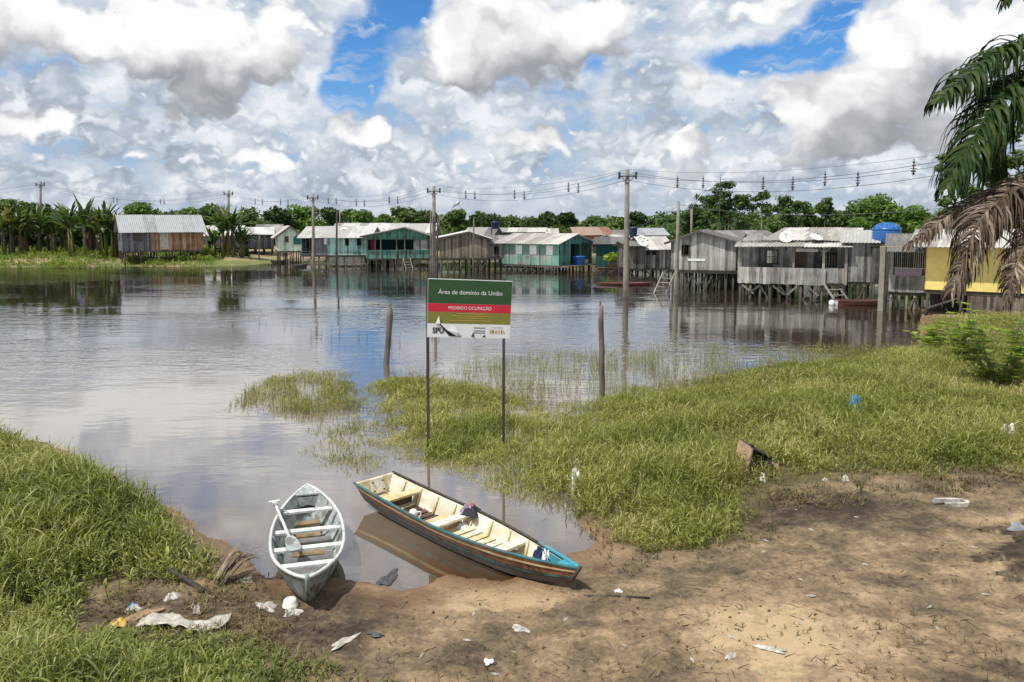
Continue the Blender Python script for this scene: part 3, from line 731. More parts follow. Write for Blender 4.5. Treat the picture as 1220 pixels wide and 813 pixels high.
# --- mint green gable with its porch
Y = 77.0; c = P(345.5, 290, Y); W = wid(333, 358, Y)*1.06
h = house('stilt_house', 'mint green gable fronted stilt house with an arched dark window, left of the turquoise house', (c.x, Y), R(20), W, 6.5, -.5, ZP(299, Y), ZP(280, Y), ZP(270, Y), 'y', 'mint_planks', 'pale_roof',
      front=[(W*.27, W*.45, ZP(289, Y), ZP(281.6, Y), 'window', dict(fill='shutter_brown', fmat='mint_planks')), (W*.68, W*.98, ZP(291, Y), ZP(284.3, Y), 'window', dict(fill='shutter_teal', fmat='teal_planks'))], stilt=(4, 3), oh=.55, group=BK)
w_ = h
mb = MB(); cx_ = W*.83-W/2
for i in range(10):
    a0, a1 = math.pi*i/10, math.pi*(i+1)/10; zc = ZP(284.3, Y)
    mb.bar((cx_+W*.16*math.cos(a0), -.04, zc+.28*math.sin(a0)), (cx_+W*.16*math.cos(a1), -.04, zc+.28*math.sin(a1)), .05, .08, .5, up=(0, 1, 0))
    mb.add([(cx_, -.03, zc), (cx_+W*.15*math.cos(a0), -.03, zc+.26*math.sin(a0)), (cx_+W*.15*math.cos(a1), -.03, zc+.26*math.sin(a1))], [(0, 1, 2)], .4)
mb.build('window_arch', M['shutter_teal'], w_)
# --- turquoise long house
Y = 75.0; W = wid(359, 440, Y); c = P((359+440)/2, 290, Y)
ft = lambda px: fx(px, 359, 440, W)
h = house('stilt_house', 'long turquoise stilt house with a whitish tin roof and a dark railed porch', (c.x, Y), 0, W, 6.2, -.6, ZP(304, Y), ZP(282, Y), ZP(270.5, Y+3), 'x', 'turquoise_planks', 'white_roof',
      front=[(ft(360), ft(374), ZP(303, Y), ZP(283, Y), 'gap'), (ft(412), ft(415), ZP(292, Y), ZP(284, Y), 'window', dict(fmat='frame_dark', w=.08)), (ft(426), ft(430), ZP(292, Y), ZP(284, Y), 'window', dict(fmat='frame_dark', w=.08)),
             (ft(386.5), ft(389), ZP(291, Y), ZP(283, Y), 'window', dict(fill='white_paint', fmat='white_paint', w=.03))],
      oh=.55, stilt=(9, 3), group=BK, stiltmat='post_wood')
mb = MB()
plank_wall(mb, (ft(374)-W/2, -.035, 0), (1, 0, 0), ft(390)-ft(374), ZP(304, Y), lambda s: ZP(283, Y), (0, -1, 0), [(ft(386.5)-ft(374)-.05, ft(389)-ft(374)+.05, ZP(291.4, Y), ZP(282.6, Y))]); o = mb.build('board_panel', M['blue_grey_planks'], h); o['label'] = 'bare grey boarded panel'
mb = MB()
for i in range(4): post(mb, ft(360+i*4.6)-W/2, -.06, ZP(304, Y), ZP(282, Y), .05)
mb.build('porch_post', M['post_wood'], h)
mb = MB()
for z in (ZP(302.5, Y), ZP(299.5, Y), ZP(296.5, Y)): mb.bar((ft(358)-W/2, -.1, z), (ft(375)-W/2, -.1, z), .04, .09, prnd.random(), up=(0, 1, 0))
mb.build('railing', M['blue_grey_planks'], h)
mb = MB(); mb.box(ft(388)-W/2, ft(433)-W/2, .25, .3, .15, ZP(306, Y), .5); o = mb.build('stilt_light_sheet', M['dirty_white'], h)  # pale sheet standing in for the light seen between the stilts
mb = MB(); mb.box(ft(376)-W/2, ft(440)-W/2, -1.1, -.35, .28, .36, .4)
for i in range(6):
    x = ft(378+i*12)-W/2; mb.bar((x, -1.0, -.6), (x, -1.0, .3), .09, .09, prnd.random())
mb.build('walkway', M['post_wood'], h)
# --- teal porch house with gable
Y = 73.0; W = wid(437, 511.5, Y); c = P((437+511.5)/2, 290, Y); ft = lambda px: fx(px, 437, 511.5, W)
zf, zr_, ze = ZP(308, Y), ZP(271.5, Y), ZP(280.5, Y)
h = house('stilt_house', 'teal gabled stilt house with a wide dark open porch, beside the tall pole', (c.x, Y), R(7), W, 7.5, -.6, zf, ze, zr_, 'y', 'teal_planks', 'grey_roof', peak=.60,
      front=[(ft(438.5), ft(447), ZP(298, Y), ZP(285.5, Y), 'gap'), (ft(448), ft(472), ZP(298, Y), ZP(285.5, Y), 'gap'), (ft(473), ft(493), ZP(298, Y), ZP(285.5, Y), 'gap')], oh=.6, ohs=.5, stilt=(8, 4), group=BK)
mb = MB()
for px in (438, 447.5, 454, 472.5, 482, 493): post(mb, ft(px)-W/2, -.06, zf, ze-.05, .055)
mb.build('porch_post', M['post_wood'], h)
mb = MB(); plank_wall(mb, (ft(493.5)-W/2, -.035, 0), (1, 0, 0), ft(511)-ft(493.5), ZP(298, Y), lambda s: ZP(286.5, Y), (0, -1, 0), ()); mb.build('board_panel', M['grey_planks'], h)
mb = MB(); mb.bar((-W/2, -.09, ZP(298.3, Y)), (W/2, -.09, ZP(298.3, Y)), .05, .09, .5, up=(0, 1, 0)); mb.bar((-W/2, -.09, ZP(284.8, Y)), (W/2, -.09, ZP(284.8, Y)), .05, .12, .5, up=(0, 1, 0)); mb.build('railing', M['teal_planks'], h)
mb = MB(); mb.box(ft(441)-W/2, ft(447)-W/2, .9, 1.0, ZP(299, Y), ZP(286, Y), .5); mb.build('curtain', M['red_cloth'], h)
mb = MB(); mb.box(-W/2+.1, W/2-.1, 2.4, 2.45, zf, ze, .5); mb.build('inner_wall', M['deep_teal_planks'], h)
p = c; L0 = P(484, 308, Y-.25); L1 = P(479, 320, Y-1.3)
ladder('wooden steps climbing to the teal porch, leaning left', 'stairs', (P(476, 308, Y).x, Y-.35, zf), (P(479, 320, Y).x, Y-1.4, -.35), .7, 5, 'post_wood')
ladder('wooden steps climbing to the teal porch, leaning right', 'stairs', (P(485, 305, Y).x, Y-.35, zf+.05), (P(491, 320, Y).x, Y-1.4, -.35), .7, 5, 'pale_post_wood')
# white roofed house behind
Y = 92.0; c = P(484, 285, Y)
house('back_house', 'house with a clean white tin roof rising behind the teal porch house', (c.x, Y), R(-3), 6.8, 5.5, .5, ZP(296, Y), ZP(276.5, Y), ZP(267, Y), 'x', 'grey_planks', 'white_roof', front=[(1, 1.8, ZP(290, Y), ZP(282, Y), 'window', dict(fmat='frame_dark'))], stilt=None, group='houses at the back of the shore')
Y = 97.0; c = P(436, 285, Y)
house('back_house', 'long pale roof and dark end rising behind the turquoise house', (c.x, Y), R(0), 8.6, 5.5, .5, ZP(296, Y), ZP(274, Y), ZP(266.5, Y), 'x', 'dark_planks', 'pale_roof', front=[(1, 1.8, ZP(290, Y), ZP(282, Y), 'window', dict(fmat='frame_dark'))], stilt=None, group='houses at the back of the shore')
# --- brown windowless gable house
Y = 68.0; W = wid(524, 581.5, Y)*1.0; c = P(552.7, 295, Y)
h = house('stilt_house', 'brown windowless gabled house of upright boards on dark stilts above the sign', (c.x, Y), R(5), W, 7, -.7, ZP(307, Y), ZP(283.5, Y), ZP(276.2, Y), 'y', 'brown_planks', 'white_roof', peak=.62, oh=.45, ohs=.35, stilt=(8, 3), group=BK)
mb = MB(); mb.box(-W/2, W/2, -.10, -.03, ZP(284.6, Y), ZP(283.4, Y), .5); mb.build('tie_beam', M['post_wood'], h)
Y = 70.0; W = wid(581.5, 606, Y); c = P(593, 295, Y); ft = lambda px: fx(px, 581.5, 606, W)
h = house('lean_to', 'narrow grey boarded annex with two dark slits between the brown house and the green house', (c.x, Y), 0, W, 4, -.7, ZP(306, Y), ZP(290, Y), ZP(282, Y), 'x', 'grey_planks', 'grey_roof', peak=.9, oh=.4,
      front=[(ft(590), ft(592), ZP(303, Y), ZP(294, Y), 'window', dict(fmat='frame_dark', w=.04)), (ft(593), ft(595), ZP(303, Y), ZP(294, Y), 'window', dict(fmat='frame_dark', w=.04))], stilt=(4, 3), group=BK)
# houses at the back of the middle
def back(label, px0, px1, pf, pe, pr, Y, wall, roof, rz=0, ridge='x', wins=(), D=5, peak=.5, plaster=False, oh=.4):
    c = P((px0+px1)/2, 285, Y); W = wid(px0, px1, Y)/math.cos(rz)
    return house('back_house', label, (c.x, Y), rz, W, D, .3, ZP(pf, Y), ZP(pe, Y), ZP(pr, Y), ridge, wall, roof, front=[(fx(a, px0, px1, W), fx(b, px0, px1, W), ZP(d, Y), ZP(e, Y), 'window', dict(fmat='frame_dark', w=.05)) for a, b, d, e in wins], stilt=None, peak=peak, oh=oh, plaster=plaster, group='houses at the back of the shore')
back('long low house with a pale roof showing behind the green house', 596, 648, 300, 276, 272.2, 88, 'green_planks', 'pale_roof', R(-4), wins=[(604, 609, 290, 281)], oh=.7)
back('grey tin roof with broad stripes behind the brown house', 553, 586, 300, 281, 271.8, 84, 'dark_planks', 'grey_roof', R(-12), wins=[(560, 565, 294, 285)])
back('low house with rusty red tin roof behind the green house ridge', 686, 728, 298, 279.5, 271.4, 92, 'brick', 'rust_roof', R(6), 'x', wins=[(694, 698, 292, 284), (708, 712, 292, 284)])
back('dark brown low roof right of the rusty red roof, by the tall pole', 722, 752, 298, 280, 275, 96, 'brick', 'dark_roof', R(0), 'x', wins=[(730, 734, 292, 284)])
back('white walled house with a small dark window behind the grey shacks', 758, 795, 300, 279.8, 272.8, 84, 'white_plaster', 'blue_grey_roof', R(4), 'x', wins=[(773.5, 777, 285.5, 282)], plaster=True)
back('far tin roofed house at the left of the rusty roof', 640, 664, 298, 280, 273, 104, 'grey_planks', 'pale_roof', R(0), wins=[(648, 651, 290, 284)])
back('grey shack gable showing over the plant deck', 707, 739, 300, 287, 280.5, 76, 'dark_planks', 'pale_roof', R(-20), 'y', wins=[(718, 721, 298, 291)], D=6)
# --- green house, turned so that its long front and its porch end both show
Y = 66.5; a = R(-35); W = wid(592.5, 666, Y)/math.cos(a)*1.0; D_ = wid(666, 716, Y)/math.sin(R(35))*.90
cor = P(666, 316, Y); fr_ = Vector((math.cos(a), math.sin(a), 0)); c = cor-fr_*W/2
zf, ze, zr_ = ZP(316, Y+1), ZP(289.5, Y+1), ZP(279.2, Y+3)
ft = lambda px: fx(px, 592.5, 666, W)
shut = dict(fill='white_paint', fmat='white_paint', w=.05)
h = house('stilt_house', 'weathered green stilt house with three white shutters and an open porch end', (c.x, c.y), a, W, D_, -.8, zf, ze, zr_, 'x', 'green_planks', 'pale_roof', side_wall='teal_planks',  # side_wall: shade of the end wall is put into a darker board colour
      front=[(ft(615.5), ft(622), zf+1.0, ze-.30, 'window', shut), (ft(632.5), ft(639.3), zf+1.0, ze-.30, 'window', shut), (ft(652), ft(658.5), zf+1.0, ze-.30, 'window', shut)],
      right=[(D_*.34, D_*.97, zf+.05, ze-.12, 'gap')], oh=.55, ohs=.35, stilt=(10, 4), group=BK)
mb = MB(); post(mb, W/2+.05, D_*.63, zf, ze, .05); post(mb, W/2+.05, D_*.98, zf, ze, .06); mb.build('porch_post', M['teal_planks'], h)
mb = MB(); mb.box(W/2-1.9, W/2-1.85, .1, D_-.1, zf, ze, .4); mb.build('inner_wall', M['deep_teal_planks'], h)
def W2(root, x, y, z=0):
    return root.matrix_basis @ Vector((x, y, z)) if False else Matrix.Rotation(root.rotation_euler.z, 3, 'Z') @ Vector((x, y, z)) + Vector(root.location)
def basin(label, loc, r, hgt, mat='blue_plastic', cat='water tank', name='water_basin'):
    root = thing(name, label, cat, loc)
    mb = MB(); mb.lathe([(r*.80, 0), (r*.84, hgt*.1), (r*.97, hgt*.86), (r*1.0, hgt*.88)], 28); mb.build('tub', M[mat], root, smooth=True)
    mb = MB(); mb.lathe([(r*1.02, hgt*.88), (r*1.06, hgt*.90), (r*1.06, hgt*.97), (r*.9, hgt*1.0), (r*.2, hgt*1.05)], 28); mb.build('lid', M[mat], root, smooth=True)
    return root
pp = W2(h, W/2+.5, D_*.45)
# plank landing outside the porch end that carries the basin
def deck(label, name, cat, cx, cy, rz, w, d, z, zb=-.8, n=(4, 2), mat='post_wood', group=None):
    root = thing(name, label, cat, (cx, cy, 0), rz, group)
    mb = MB(); k = max(2, int(w/.18))
    for i in range(k): mb.box(-w/2+w*i/k+.004, -w/2+w*(i+1)/k-.004, -d/2, d/2, z-.035, z+prnd.random()*.006, prnd.random())
    mb.build('deck_boards', M[mat], root)
    mb = MB()
    for y in (-d/2+.1, d/2-.1): mb.box(-w/2, w/2, y-.04, y+.04, z-.15, z-.037, prnd.random())
    mb.build('joist', M[mat], root)
    stilts(root, [-w/2+.1+(w-.2)*i/(n[0]-1) for i in range(n[0])], [-d/2+.1+(d-.2)*i/max(1, n[1]-1) for i in range(n[1])], zb, z-.15, .06)
    return root
deck('narrow plank landing under the blue basin at the green house porch', 'landing', 'landing', pp.x, pp.y, a, 1.3, D_*.98, zf-.02, n=(2, 5))
basin('round blue plastic water basin on the landing of the green house', (pp.x, pp.y, zf-.015), .62, .80, name='water_basin')
mb = MB(); mb.lathe([(.2, 0), (.23, .05), (.23, .35), (.14, .42), (.06, .44)], 14)
q = W2(h, W/2+.35, D_*.72); o = mb.build('water_jug', M['dirty_white'], None, True, (q.x, q.y, zf-.012)); tag(o, 'white plastic jug standing right of the blue basin', 'jug')
# teal extension behind, plant deck
Y = 68.5; W = wid(712, 746, Y); c = P(729, 300, Y)
h = house('stilt_house', 'very dark teal boarded room behind the potted green plants', (c.x, Y+1), R(-8), W, 5, -.8, ZP(318, Y), ZP(291, Y), ZP(284.5, Y), 'x', 'deep_teal_planks', 'dark_roof', peak=.85, stilt=(4, 3), group=BK)
pd = P(729, 318, Y); zd = ZP(319, Y-1)
deck('plank deck carrying the bright green potted plants', 'plant_deck', 'deck', pd.x+.2, Y-.9, R(-6), wid(708, 750, Y), 1.6, zd, n=(6, 2), mat='dark_post_wood')
# --- boarded shacks between the tall pole and the grey gable
Y = 62.0; W = wid(750, 768, Y); c = P(759, 305, Y)
house('shack', 'dark brown boarded shack just right of the tall pole', (c.x, Y), R(6), W, 4, -.8, ZP(320, Y), ZP(293, Y), ZP(289, Y), 'x', 'dark_planks', 'grey_roof', stilt=(3, 3), group=BK, peak=.8)
Y = 63.0; W = wid(768, 800, Y); c = P(784, 305, Y); ft = lambda px: fx(px, 768, 800, W)
h = house('shack', 'grey shack with a stained pale tin roof between the dark shack and the grey gable', (c.x, Y), R(8), W, 4.6, -.8, ZP(319, Y), ZP(294.5, Y), ZP(283.5, Y), 'x', 'grey_planks', 'pale_roof', stilt=(4, 3), group=BK, oh=.7,
      front=[(ft(769), ft(783), ZP(304, Y), ZP(295.8, Y), 'gap')])
mb = MB(); mb.box(-W/2+.2, W/2-.2, 1.2, 1.25, ZP(318, Y), ZP(295, Y), .5); mb.build('inner_wall', M['white_plaster'], h)
mb = MB(); post(mb, ft(775)-W/2, -.05, -.6, ZP(295, Y), .05); post(mb, ft(782)-W/2, -.05, -.6, ZP(295, Y), .05); mb.build('porch_post', M['post_wood'], h)
# --- grey gable house
Y = 49.0; W = wid(799, 876, Y); W *= .97; c = P(837.5, 305, Y); ft = lambda px: fx(px, 799, 876, W)
zf, ze, zr_ = ZP(322.5, Y), ZP(287.5, Y), ZP(275.5, Y)
h = house('stilt_house', 'silver grey gabled stilt house with one dark square window and a white batten', (c.x, Y), R(-19), W, 8, -.9, zf, ze, zr_, 'y', 'pale_planks', 'dark_roof', side_wall='grey_planks', peak=.43,  # side_wall: darker boards than the lit front, the side's dimness put into colour
      front=[(ft(812.5), ft(820.5), ZP(304, Y), ZP(292.8, Y), 'window', dict(fmat='frame_dark', w=.05))], oh=.45, ohs=.35, stilt=(10, 4), group=BK)
mb = MB(); mb.box(ft(819.5)-W/2, ft(840.5)-W/2, -.062, -.035, ZP(311.2, Y), ZP(308.7, Y), .5); mb.build('batten', M['white_paint'], h)
mb = MB(); mb.box(-W/2-.1, W/2+.1, -.12, -.037, zf-.12, zf+.03, .3); mb.build('sill_beam', M['dark_post_wood'], h)
ladder('pair of leaning plank steps rising from the water to the grey gable house', 'stairs', (P(797, 316, Y).x-.1, Y-.5, zf-.1), (P(783, 342, 47).x, 46.7, -.3), .8, 6, 'pale_post_wood')
# roofs behind
back('grey roofed house between the grey gable and the railed porch house', 872, 930, 300, 285, 276, 60, 'dark_planks', 'grey_roof', R(6), 'x', wins=[(890, 896, 298, 290)], D=6)
# --- long railed porch house
Y = 43.3; W = wid(877, 1007, Y)*.93; c = P(943, 310, Y); ft = lambda px: fx(px, 877, 1007, W)
zf, ze = ZP(336, Y), ZP(288, Y+1.2); Dp = 1.25
root = h = thing('stilt_house', 'long grey stilt house with a boarded porch rail, dark windows and two satellite dishes', 'house', (c.x, Y, 0), R(-22.5), BK)
mb = MB(); wl = [(ft(910.6), ft(923), ZP(314, Y+Dp), ZP(299, Y+Dp)), (ft(946), ft(957), zf, ZP(299.5, Y+Dp)), (ft(983), ft(995), ZP(316, Y+Dp), ZP(301, Y+Dp))]
plank_wall(mb, (-W/2, Dp, 0), (1, 0, 0), W, zf, lambda s: ze, (0, -1, 0), wl)
Dt = 7.0
plank_wall(mb, (W/2, Dp, 0), (0, 1, 0), Dt-Dp, zf, tri(ze, ze+.40, Dt-Dp), (1, 0, 0)); plank_wall(mb, (-W/2, Dt, 0), (0, -1, 0), Dt-Dp, zf, tri(ze, ze+.40, Dt-Dp), (-1, 0, 0)); plank_wall(mb, (W/2, Dt, 0), (-1, 0, 0), W, zf, lambda s: ze, (0, 1, 0))
mb.build('wall', M['grey_planks'], h)
frame(h, 'window', (-W/2, Dp, 0), (1, 0, 0), (0, -1, 0), *wl[0], bars=3); frame(h, 'window', (-W/2, Dp, 0), (1, 0, 0), (0, -1, 0), *wl[2], bars=3)
frame(h, 'door', (-W/2, Dp, 0), (1, 0, 0), (0, -1, 0), *wl[1], fill='shutter_brown', panel='door_panel')
mb = MB(); plank_wall(mb, (-W/2, 0, 0), (1, 0, 0), ft(983), zf-.12, lambda s: ZP(319.5, Y), (0, -1, 0), pw=.2, jit=.06); mb.bar((-W/2, .04, ZP(320, Y)), (ft(983)-W/2, .04, ZP(320, Y)), .05, .09, .5, up=(0, 1, 0)); mb.build('porch_rail', M['pale_planks'], h)
mb = MB(); plank_wall(mb, (ft(983)-W/2, .15, 0), (1, 0, 0), W-ft(983), zf-.12, lambda s: ZP(318.5, Y), (0, -1, 0), pw=.2, jit=.05); mb.build('porch_rail', M['grey_planks'], h)
mb = MB(); k = int(W/.2)
for i in range(k): mb.box(-W/2+W*i/k+.003, -W/2+W*(i+1)/k-.003, .03, Dt, zf-.04, zf, prnd.random())
for y in (.1, 1.6, 3.2, 4.8, 6.6): mb.box(-W/2, W/2, y, y+.1, zf-.2, zf-.044, prnd.random())
mb.build('floor', M['post_wood'], h)
for px in (877.5, 944.5, 980, 1006):
    mb = MB(); post(mb, ft(px)-W/2, .06, zf-.1, ZP(293, Y), .07)
    if px in (944.5, 980):
        for s in (-1, 1): mb.bar((ft(px)-W/2, .06, ZP(301, Y)), (ft(px)-W/2+s*.42, .06, ZP(293.5, Y)), .07, .07, .6)
    mb.build('porch_post', M['pale_post_wood'], h)
mb = MB(); roof_slope(mb, (-W/2-.25, -.45, ZP(294.2, Y)), (W/2+.25, -.45, ZP(293.2, Y)), (W/2+.25, 1.6, ZP(288.5, Y+1.2)), (-W/2-.25, 1.6, ZP(289, Y+1.2))); mb.build('porch_roof', M['pale_roof'], h)
mb = MB(); x0 = ft(903)-W/2; zr_ = ZP(271.3, Y+4)
roof_slope(mb, (x0, 1.45, ZP(286.5, Y+1.3)), (W/2+.35, 1.45, ZP(286.5, Y+1.3)), (W/2+1.0, 4.2, zr_), (x0+1.15, 4.2, zr_)); roof_slope(mb, (W/2+.9, 7.2, ze), (x0+.2, 7.2, ze), (x0+1.15, 4.16, zr_-.03), (W/2+1.0, 4.16, zr_-.03)); mb.build('roof', M['pale_roof'], h)
mb = MB(); roof_slope(mb, (-W/2-.2, 1.65, ZP(288, Y+1.3)), (x0-.02, 1.65, ZP(287, Y+1.3)), (x0-.02, 4.6, ZP(276.5, Y+4)), (-W/2+.5, 4.6, ZP(277, Y+4))); o = mb.build('roof', M['grey_roof'], h); o['label'] = 'older grey stretch of roof'
mb = MB(); mb.box(ft(947)-W/2, ft(973)-W/2, -.02, .0, ZP(300, Y), ZP(296.3, Y), .9); mb.build('fascia_board', M['pale_planks'], h)
stilts(h, [-W/2+.15+(W-.3)*i/10 for i in range(11)], [.12, 2.2, 4.5, 6.8], -.9, zf-.2, .085)
for pa, pb in ((882, 897), (905, 890), (920, 935), (950, 938), (962, 975)): mb = MB(); mb.bar((ft(pa)-W/2, .0, zf-.25), (ft(pb)-W/2, .0, .25), .04, .11, prnd.random()); mb.build('brace', M['post_wood'], h)
def dish(label, loc, r, yaw, tilt=35):
    root = thing('satellite_dish', label, 'satellite dish', loc, yaw)
    mb = MB(); q = Matrix.Rotation(R(90-tilt), 3, 'X'); n = 20; rings = 5
    def fn(i, j): 
        rr = r*j; p = Vector((rr*math.cos(2*math.pi*i), rr*math.sin(2*math.pi*i), .28*rr*rr/r)); return q @ p + Vector((0, 0, r*1.0)), q @ Vector((0, 0, 1))
    mb.sheet(fn, n, rings, .02); mb.build('reflector', M['white_paint'], root, True)
    f = q @ Vector((0, 0, r*.85)) + Vector((0, 0, r)); mb = MB()
    for a_ in (0, 2.1, 4.2): mb.tube([q @ Vector((r*.9*math.cos(a_), r*.9*math.sin(a_), .22*r)) + Vector((0, 0, r)), f], .012, 5)
    mb.tube([f-(f-Vector((0, 0, r)))*.12, f], .05, 8); mb.build('feed_arm', M['iron'], root)
    mb = MB(); mb.tube([(0, .05, -.35), (0, .05, r*.95)], .04, 7); mb.build('mast', M['iron'], root)
    return root
p1 = P(937, 282.5, Y+1.2); dish('round white satellite dish left of the other on the long porch house', (p1.x, p1.y, p1.z-.45), .40, R(-22)); p1 = P(972, 283.5, Y+.6); dish('pale satellite dish right of the other, sitting low on the long porch house roof', (p1.x, p1.y, p1.z-.4), .38, R(10), 60)
# --- grey boarded room right of the porch, with tank
Y2 = 42.0; W = wid(1006.5, 1041, Y2)*.9; c = P(1023.7, 310, Y2)
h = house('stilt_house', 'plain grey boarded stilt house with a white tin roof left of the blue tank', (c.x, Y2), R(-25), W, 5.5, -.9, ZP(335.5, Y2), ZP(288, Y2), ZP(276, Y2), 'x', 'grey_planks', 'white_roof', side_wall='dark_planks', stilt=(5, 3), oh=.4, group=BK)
Yt = 41.2; c = P(1050, 310, Yt); W = wid(1040, 1061, Yt)*.9
h = house('tank_sidewall', 'dark boarded tower of the grey house, carrying the big blue tank', (c.x, Yt), R(-26), W, 1.9, -.9, ZP(335.5, Yt), ZP(293, Yt), ZP(291.6, Yt), 'x', 'dark_planks', 'dark_roof', oh=.1, ohs=.2, stilt=(3, 2), group=BK, cat='sidewall')  # separate dark body standing in for the grey house's darker side wall
zt = ZP(291.2, Yt)+.05; c = P(1055.3, 290, Yt); rt = wid(1039, 1071.5, Yt)/2
t = thing('water_tank', 'big blue water tank with a domed lid and white label, on the dark tower', 'water tank', (c.x+.45, Yt+.85, zt))
hh = ZP(275.5, Yt)-ZP(291.2, Yt)
mb = MB(); mb.lathe([(rt*.92, 0), (rt*.94, hh*.06), (rt*.975, hh*.5), (rt*.99, hh*.93), (rt*.97, hh)], 32); mb.build('tub', M['blue_plastic'], t, True)
mb = MB(); mb.lathe([(rt*1.0, hh*.99), (rt*1.02, hh*1.02), (rt*1.02, hh*1.10), (rt*.93, hh*1.18), (rt*.6, hh*1.42), (rt*.38, hh*1.50), (rt*.36, hh*1.58), (rt*.1, hh*1.60)], 32)
for i in range(12):
    a_ = i*math.pi/6; mb.bar((rt*.98*math.cos(a_), rt*.98*math.sin(a_), hh*1.14), (rt*.5*math.cos(a_), rt*.5*math.sin(a_), hh*1.50), .07, .06)
mb.build('lid', M['blue_plastic'], t, True)
mb = MB()
def lab(i, j):
    a_ = R(-118)+i*R(52); r_ = rt*(.985+.005*j)+.006; return Vector((r_*math.cos(a_), r_*math.sin(a_), hh*(.22+.50*j))), Vector((math.cos(a_), math.sin(a_), 0))
mb.sheet(lab, 10, 1, .004); lb = mb.build('label_patch', M['label_white'], t)
mb = MB()
for k, (a0, a1) in enumerate([(.08, .18), (.22, .34), (.38, .47), (.5, .6), (.64, .73), (.78, .92)]):
    def g(i, j): 
        p, n_ = lab(a0+(a1-a0)*i, .40+.3*j); return p+n_*.006, n_
    mb.sheet(g, 2, 1, .003)
mb.build('label_print', M['blue_plastic'], lb)
# --- house with a slatted balcony, then the yellow house
Y = 38.3; W = wid(1060, 1104, Y)*.88; c = P(1082, 320, Y); ft = lambda px: fx(px, 1060, 1104, W)
zf, ze = ZP(348, Y), ZP(295, Y)
h = house('stilt_house', 'grey house with an open barred balcony beside the yellow house', (c.x, Y), R(-28), W, 5.5, -.9, zf, ze, ze+.62, 'x', 'grey_planks', 'grey_roof', oh=1.0, stilt=(5, 3), group=BK, stiltmat='post_wood', front=[(ft(1063), ft(1102), ZP(329, Y), ze-.25, 'gap')])
mb = MB()
for i in range(16): x = ft(1063.5+i*2.5)-W/2; mb.bar((x, -.03, ZP(329, Y)), (x, -.03, ze-.2), .035, .035, prnd.random())
for z in (ZP(329, Y)+.02, ZP(319.5, Y), ZP(300, Y)): mb.bar((-W/2, -.06, z), (W/2, -.06, z), .04, .08, .9, up=(0, 1, 0))
mb.build('balcony_bars', M['pale_planks'], h)
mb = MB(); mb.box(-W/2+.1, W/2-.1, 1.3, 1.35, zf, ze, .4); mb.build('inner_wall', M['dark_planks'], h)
mb = MB()
for i in range(9):
    x = ft(1066+i*3.6)-W/2; mb.box(x, x+.15, -.10, -.09, ZP(328+prnd.random()*2, Y), ZP(320, Y), prnd.random())
mb.build('hung_cloth', M['mauve_cloth'], h)
mb = MB(); mb.box(-W/2-.5, W/2, -.03, .01, ZP(300, Y), ZP(294, Y), .5); o = mb.build('fascia_board', M['yellow_plaster'], h)
Y = 33.4; W = wid(1102, 1330, Y)*.83; c = P(1212, 320, Y); ft = lambda px: fx(px, 1102, 1330, W)
zf, ze = ZP(349.5, Y), ZP(292, Y)
h = house('yellow_house', 'yellow plastered house with a whitish tin roof behind the palm', (c.x, Y), R(-33), W, 6.5, -.2, zf, ze, ze+.62, 'x', 'yellow_plaster', 'pale_roof', oh=.85, ohs=.8, stilt=(6, 3), plaster=True, right=[(1.5, 2.4, zf+.9, ze-.4, 'window', dict(fmat='frame_dark'))], group=BK)
mb = MB(); plank_wall(mb, (ft(1157)-W/2, .1, 0), (1, 0, 0), ft(1330)-ft(1157), .05, lambda s: zf-.2, (0, -1, 0), pw=.13)
for i in range(0): pass
mb.build('slat_screen', M['brown_planks'], h)
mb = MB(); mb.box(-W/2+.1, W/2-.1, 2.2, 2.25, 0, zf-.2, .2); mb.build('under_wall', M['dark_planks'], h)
# tanks further back
Y = 82.0; c = P(590, 275, Y)
basin('dark blue water tank on a stand behind the green house, left', (c.x, Y, ZP(272.5, Y)), wid(585, 595.5, Y)/2, ZP(264.5, Y)-ZP(272.5, Y), 'navy_plastic', name='water_tank')
tk = thing('tank_stand', 'thin wooden stand under the dark blue tank behind the green house', 'stand', (c.x, Y, 0)); 
for dx in (-.4, .4):
    for dy in (-.4, .4): mb = MB(); mb.bar((dx, dy, .2), (dx, dy, ZP(272.5, Y)-.06), .1); mb.build('leg', M['post_wood'], tk)
mb = MB(); mb.box(-.6, .6, -.6, .6, ZP(272.5, Y)-.06, ZP(272.5, Y)-.005); mb.build('platform', M['post_wood'], tk)
Y = 72.0; c = P(754.5, 278, Y)
basin('dark navy water tank on a stand beside the tall pole, above the shacks', (c.x, Y, ZP(283, Y)), wid(749.5, 759.5, Y)/2, ZP(271, Y)-ZP(283, Y), 'navy_plastic', name='water_tank')
tk = thing('tank_stand', 'thin wooden stand under the navy tank beside the tall pole', 'stand', (c.x, Y, 0))
for dx in (-.35, .35):
    for dy in (-.35, .35): mb = MB(); mb.bar((dx, dy, -.5), (dx, dy, ZP(283, Y)-.06), .1); mb.build('leg', M['post_wood'], tk)
mb = MB(); mb.box(-.5, .5, -.5, .5, ZP(283, Y)-.06, ZP(283, Y)-.005); mb.build('platform', M['post_wood'], tk)
p1 = P(765, 289, 61.5); dish('small white satellite dish on the shack roofs right of the tall pole', (p1.x, 61.5, p1.z-.5), .55, R(20)); p1 = P(410, 278.5, 77); dish('faint wire satellite dish on the turquoise house roof', (p1.x, 77.2, p1.z-.55), .6, R(10))
ladder('short plank ladder rising from the moored red boat to the long porch house', 'ladder', (P(991, 336, 42.5).x, 42.9, ZP(336, 42.9)), (P(1004, 356, 41.5).x, 41.3, -.1), .8, 4, 'pale_post_wood')

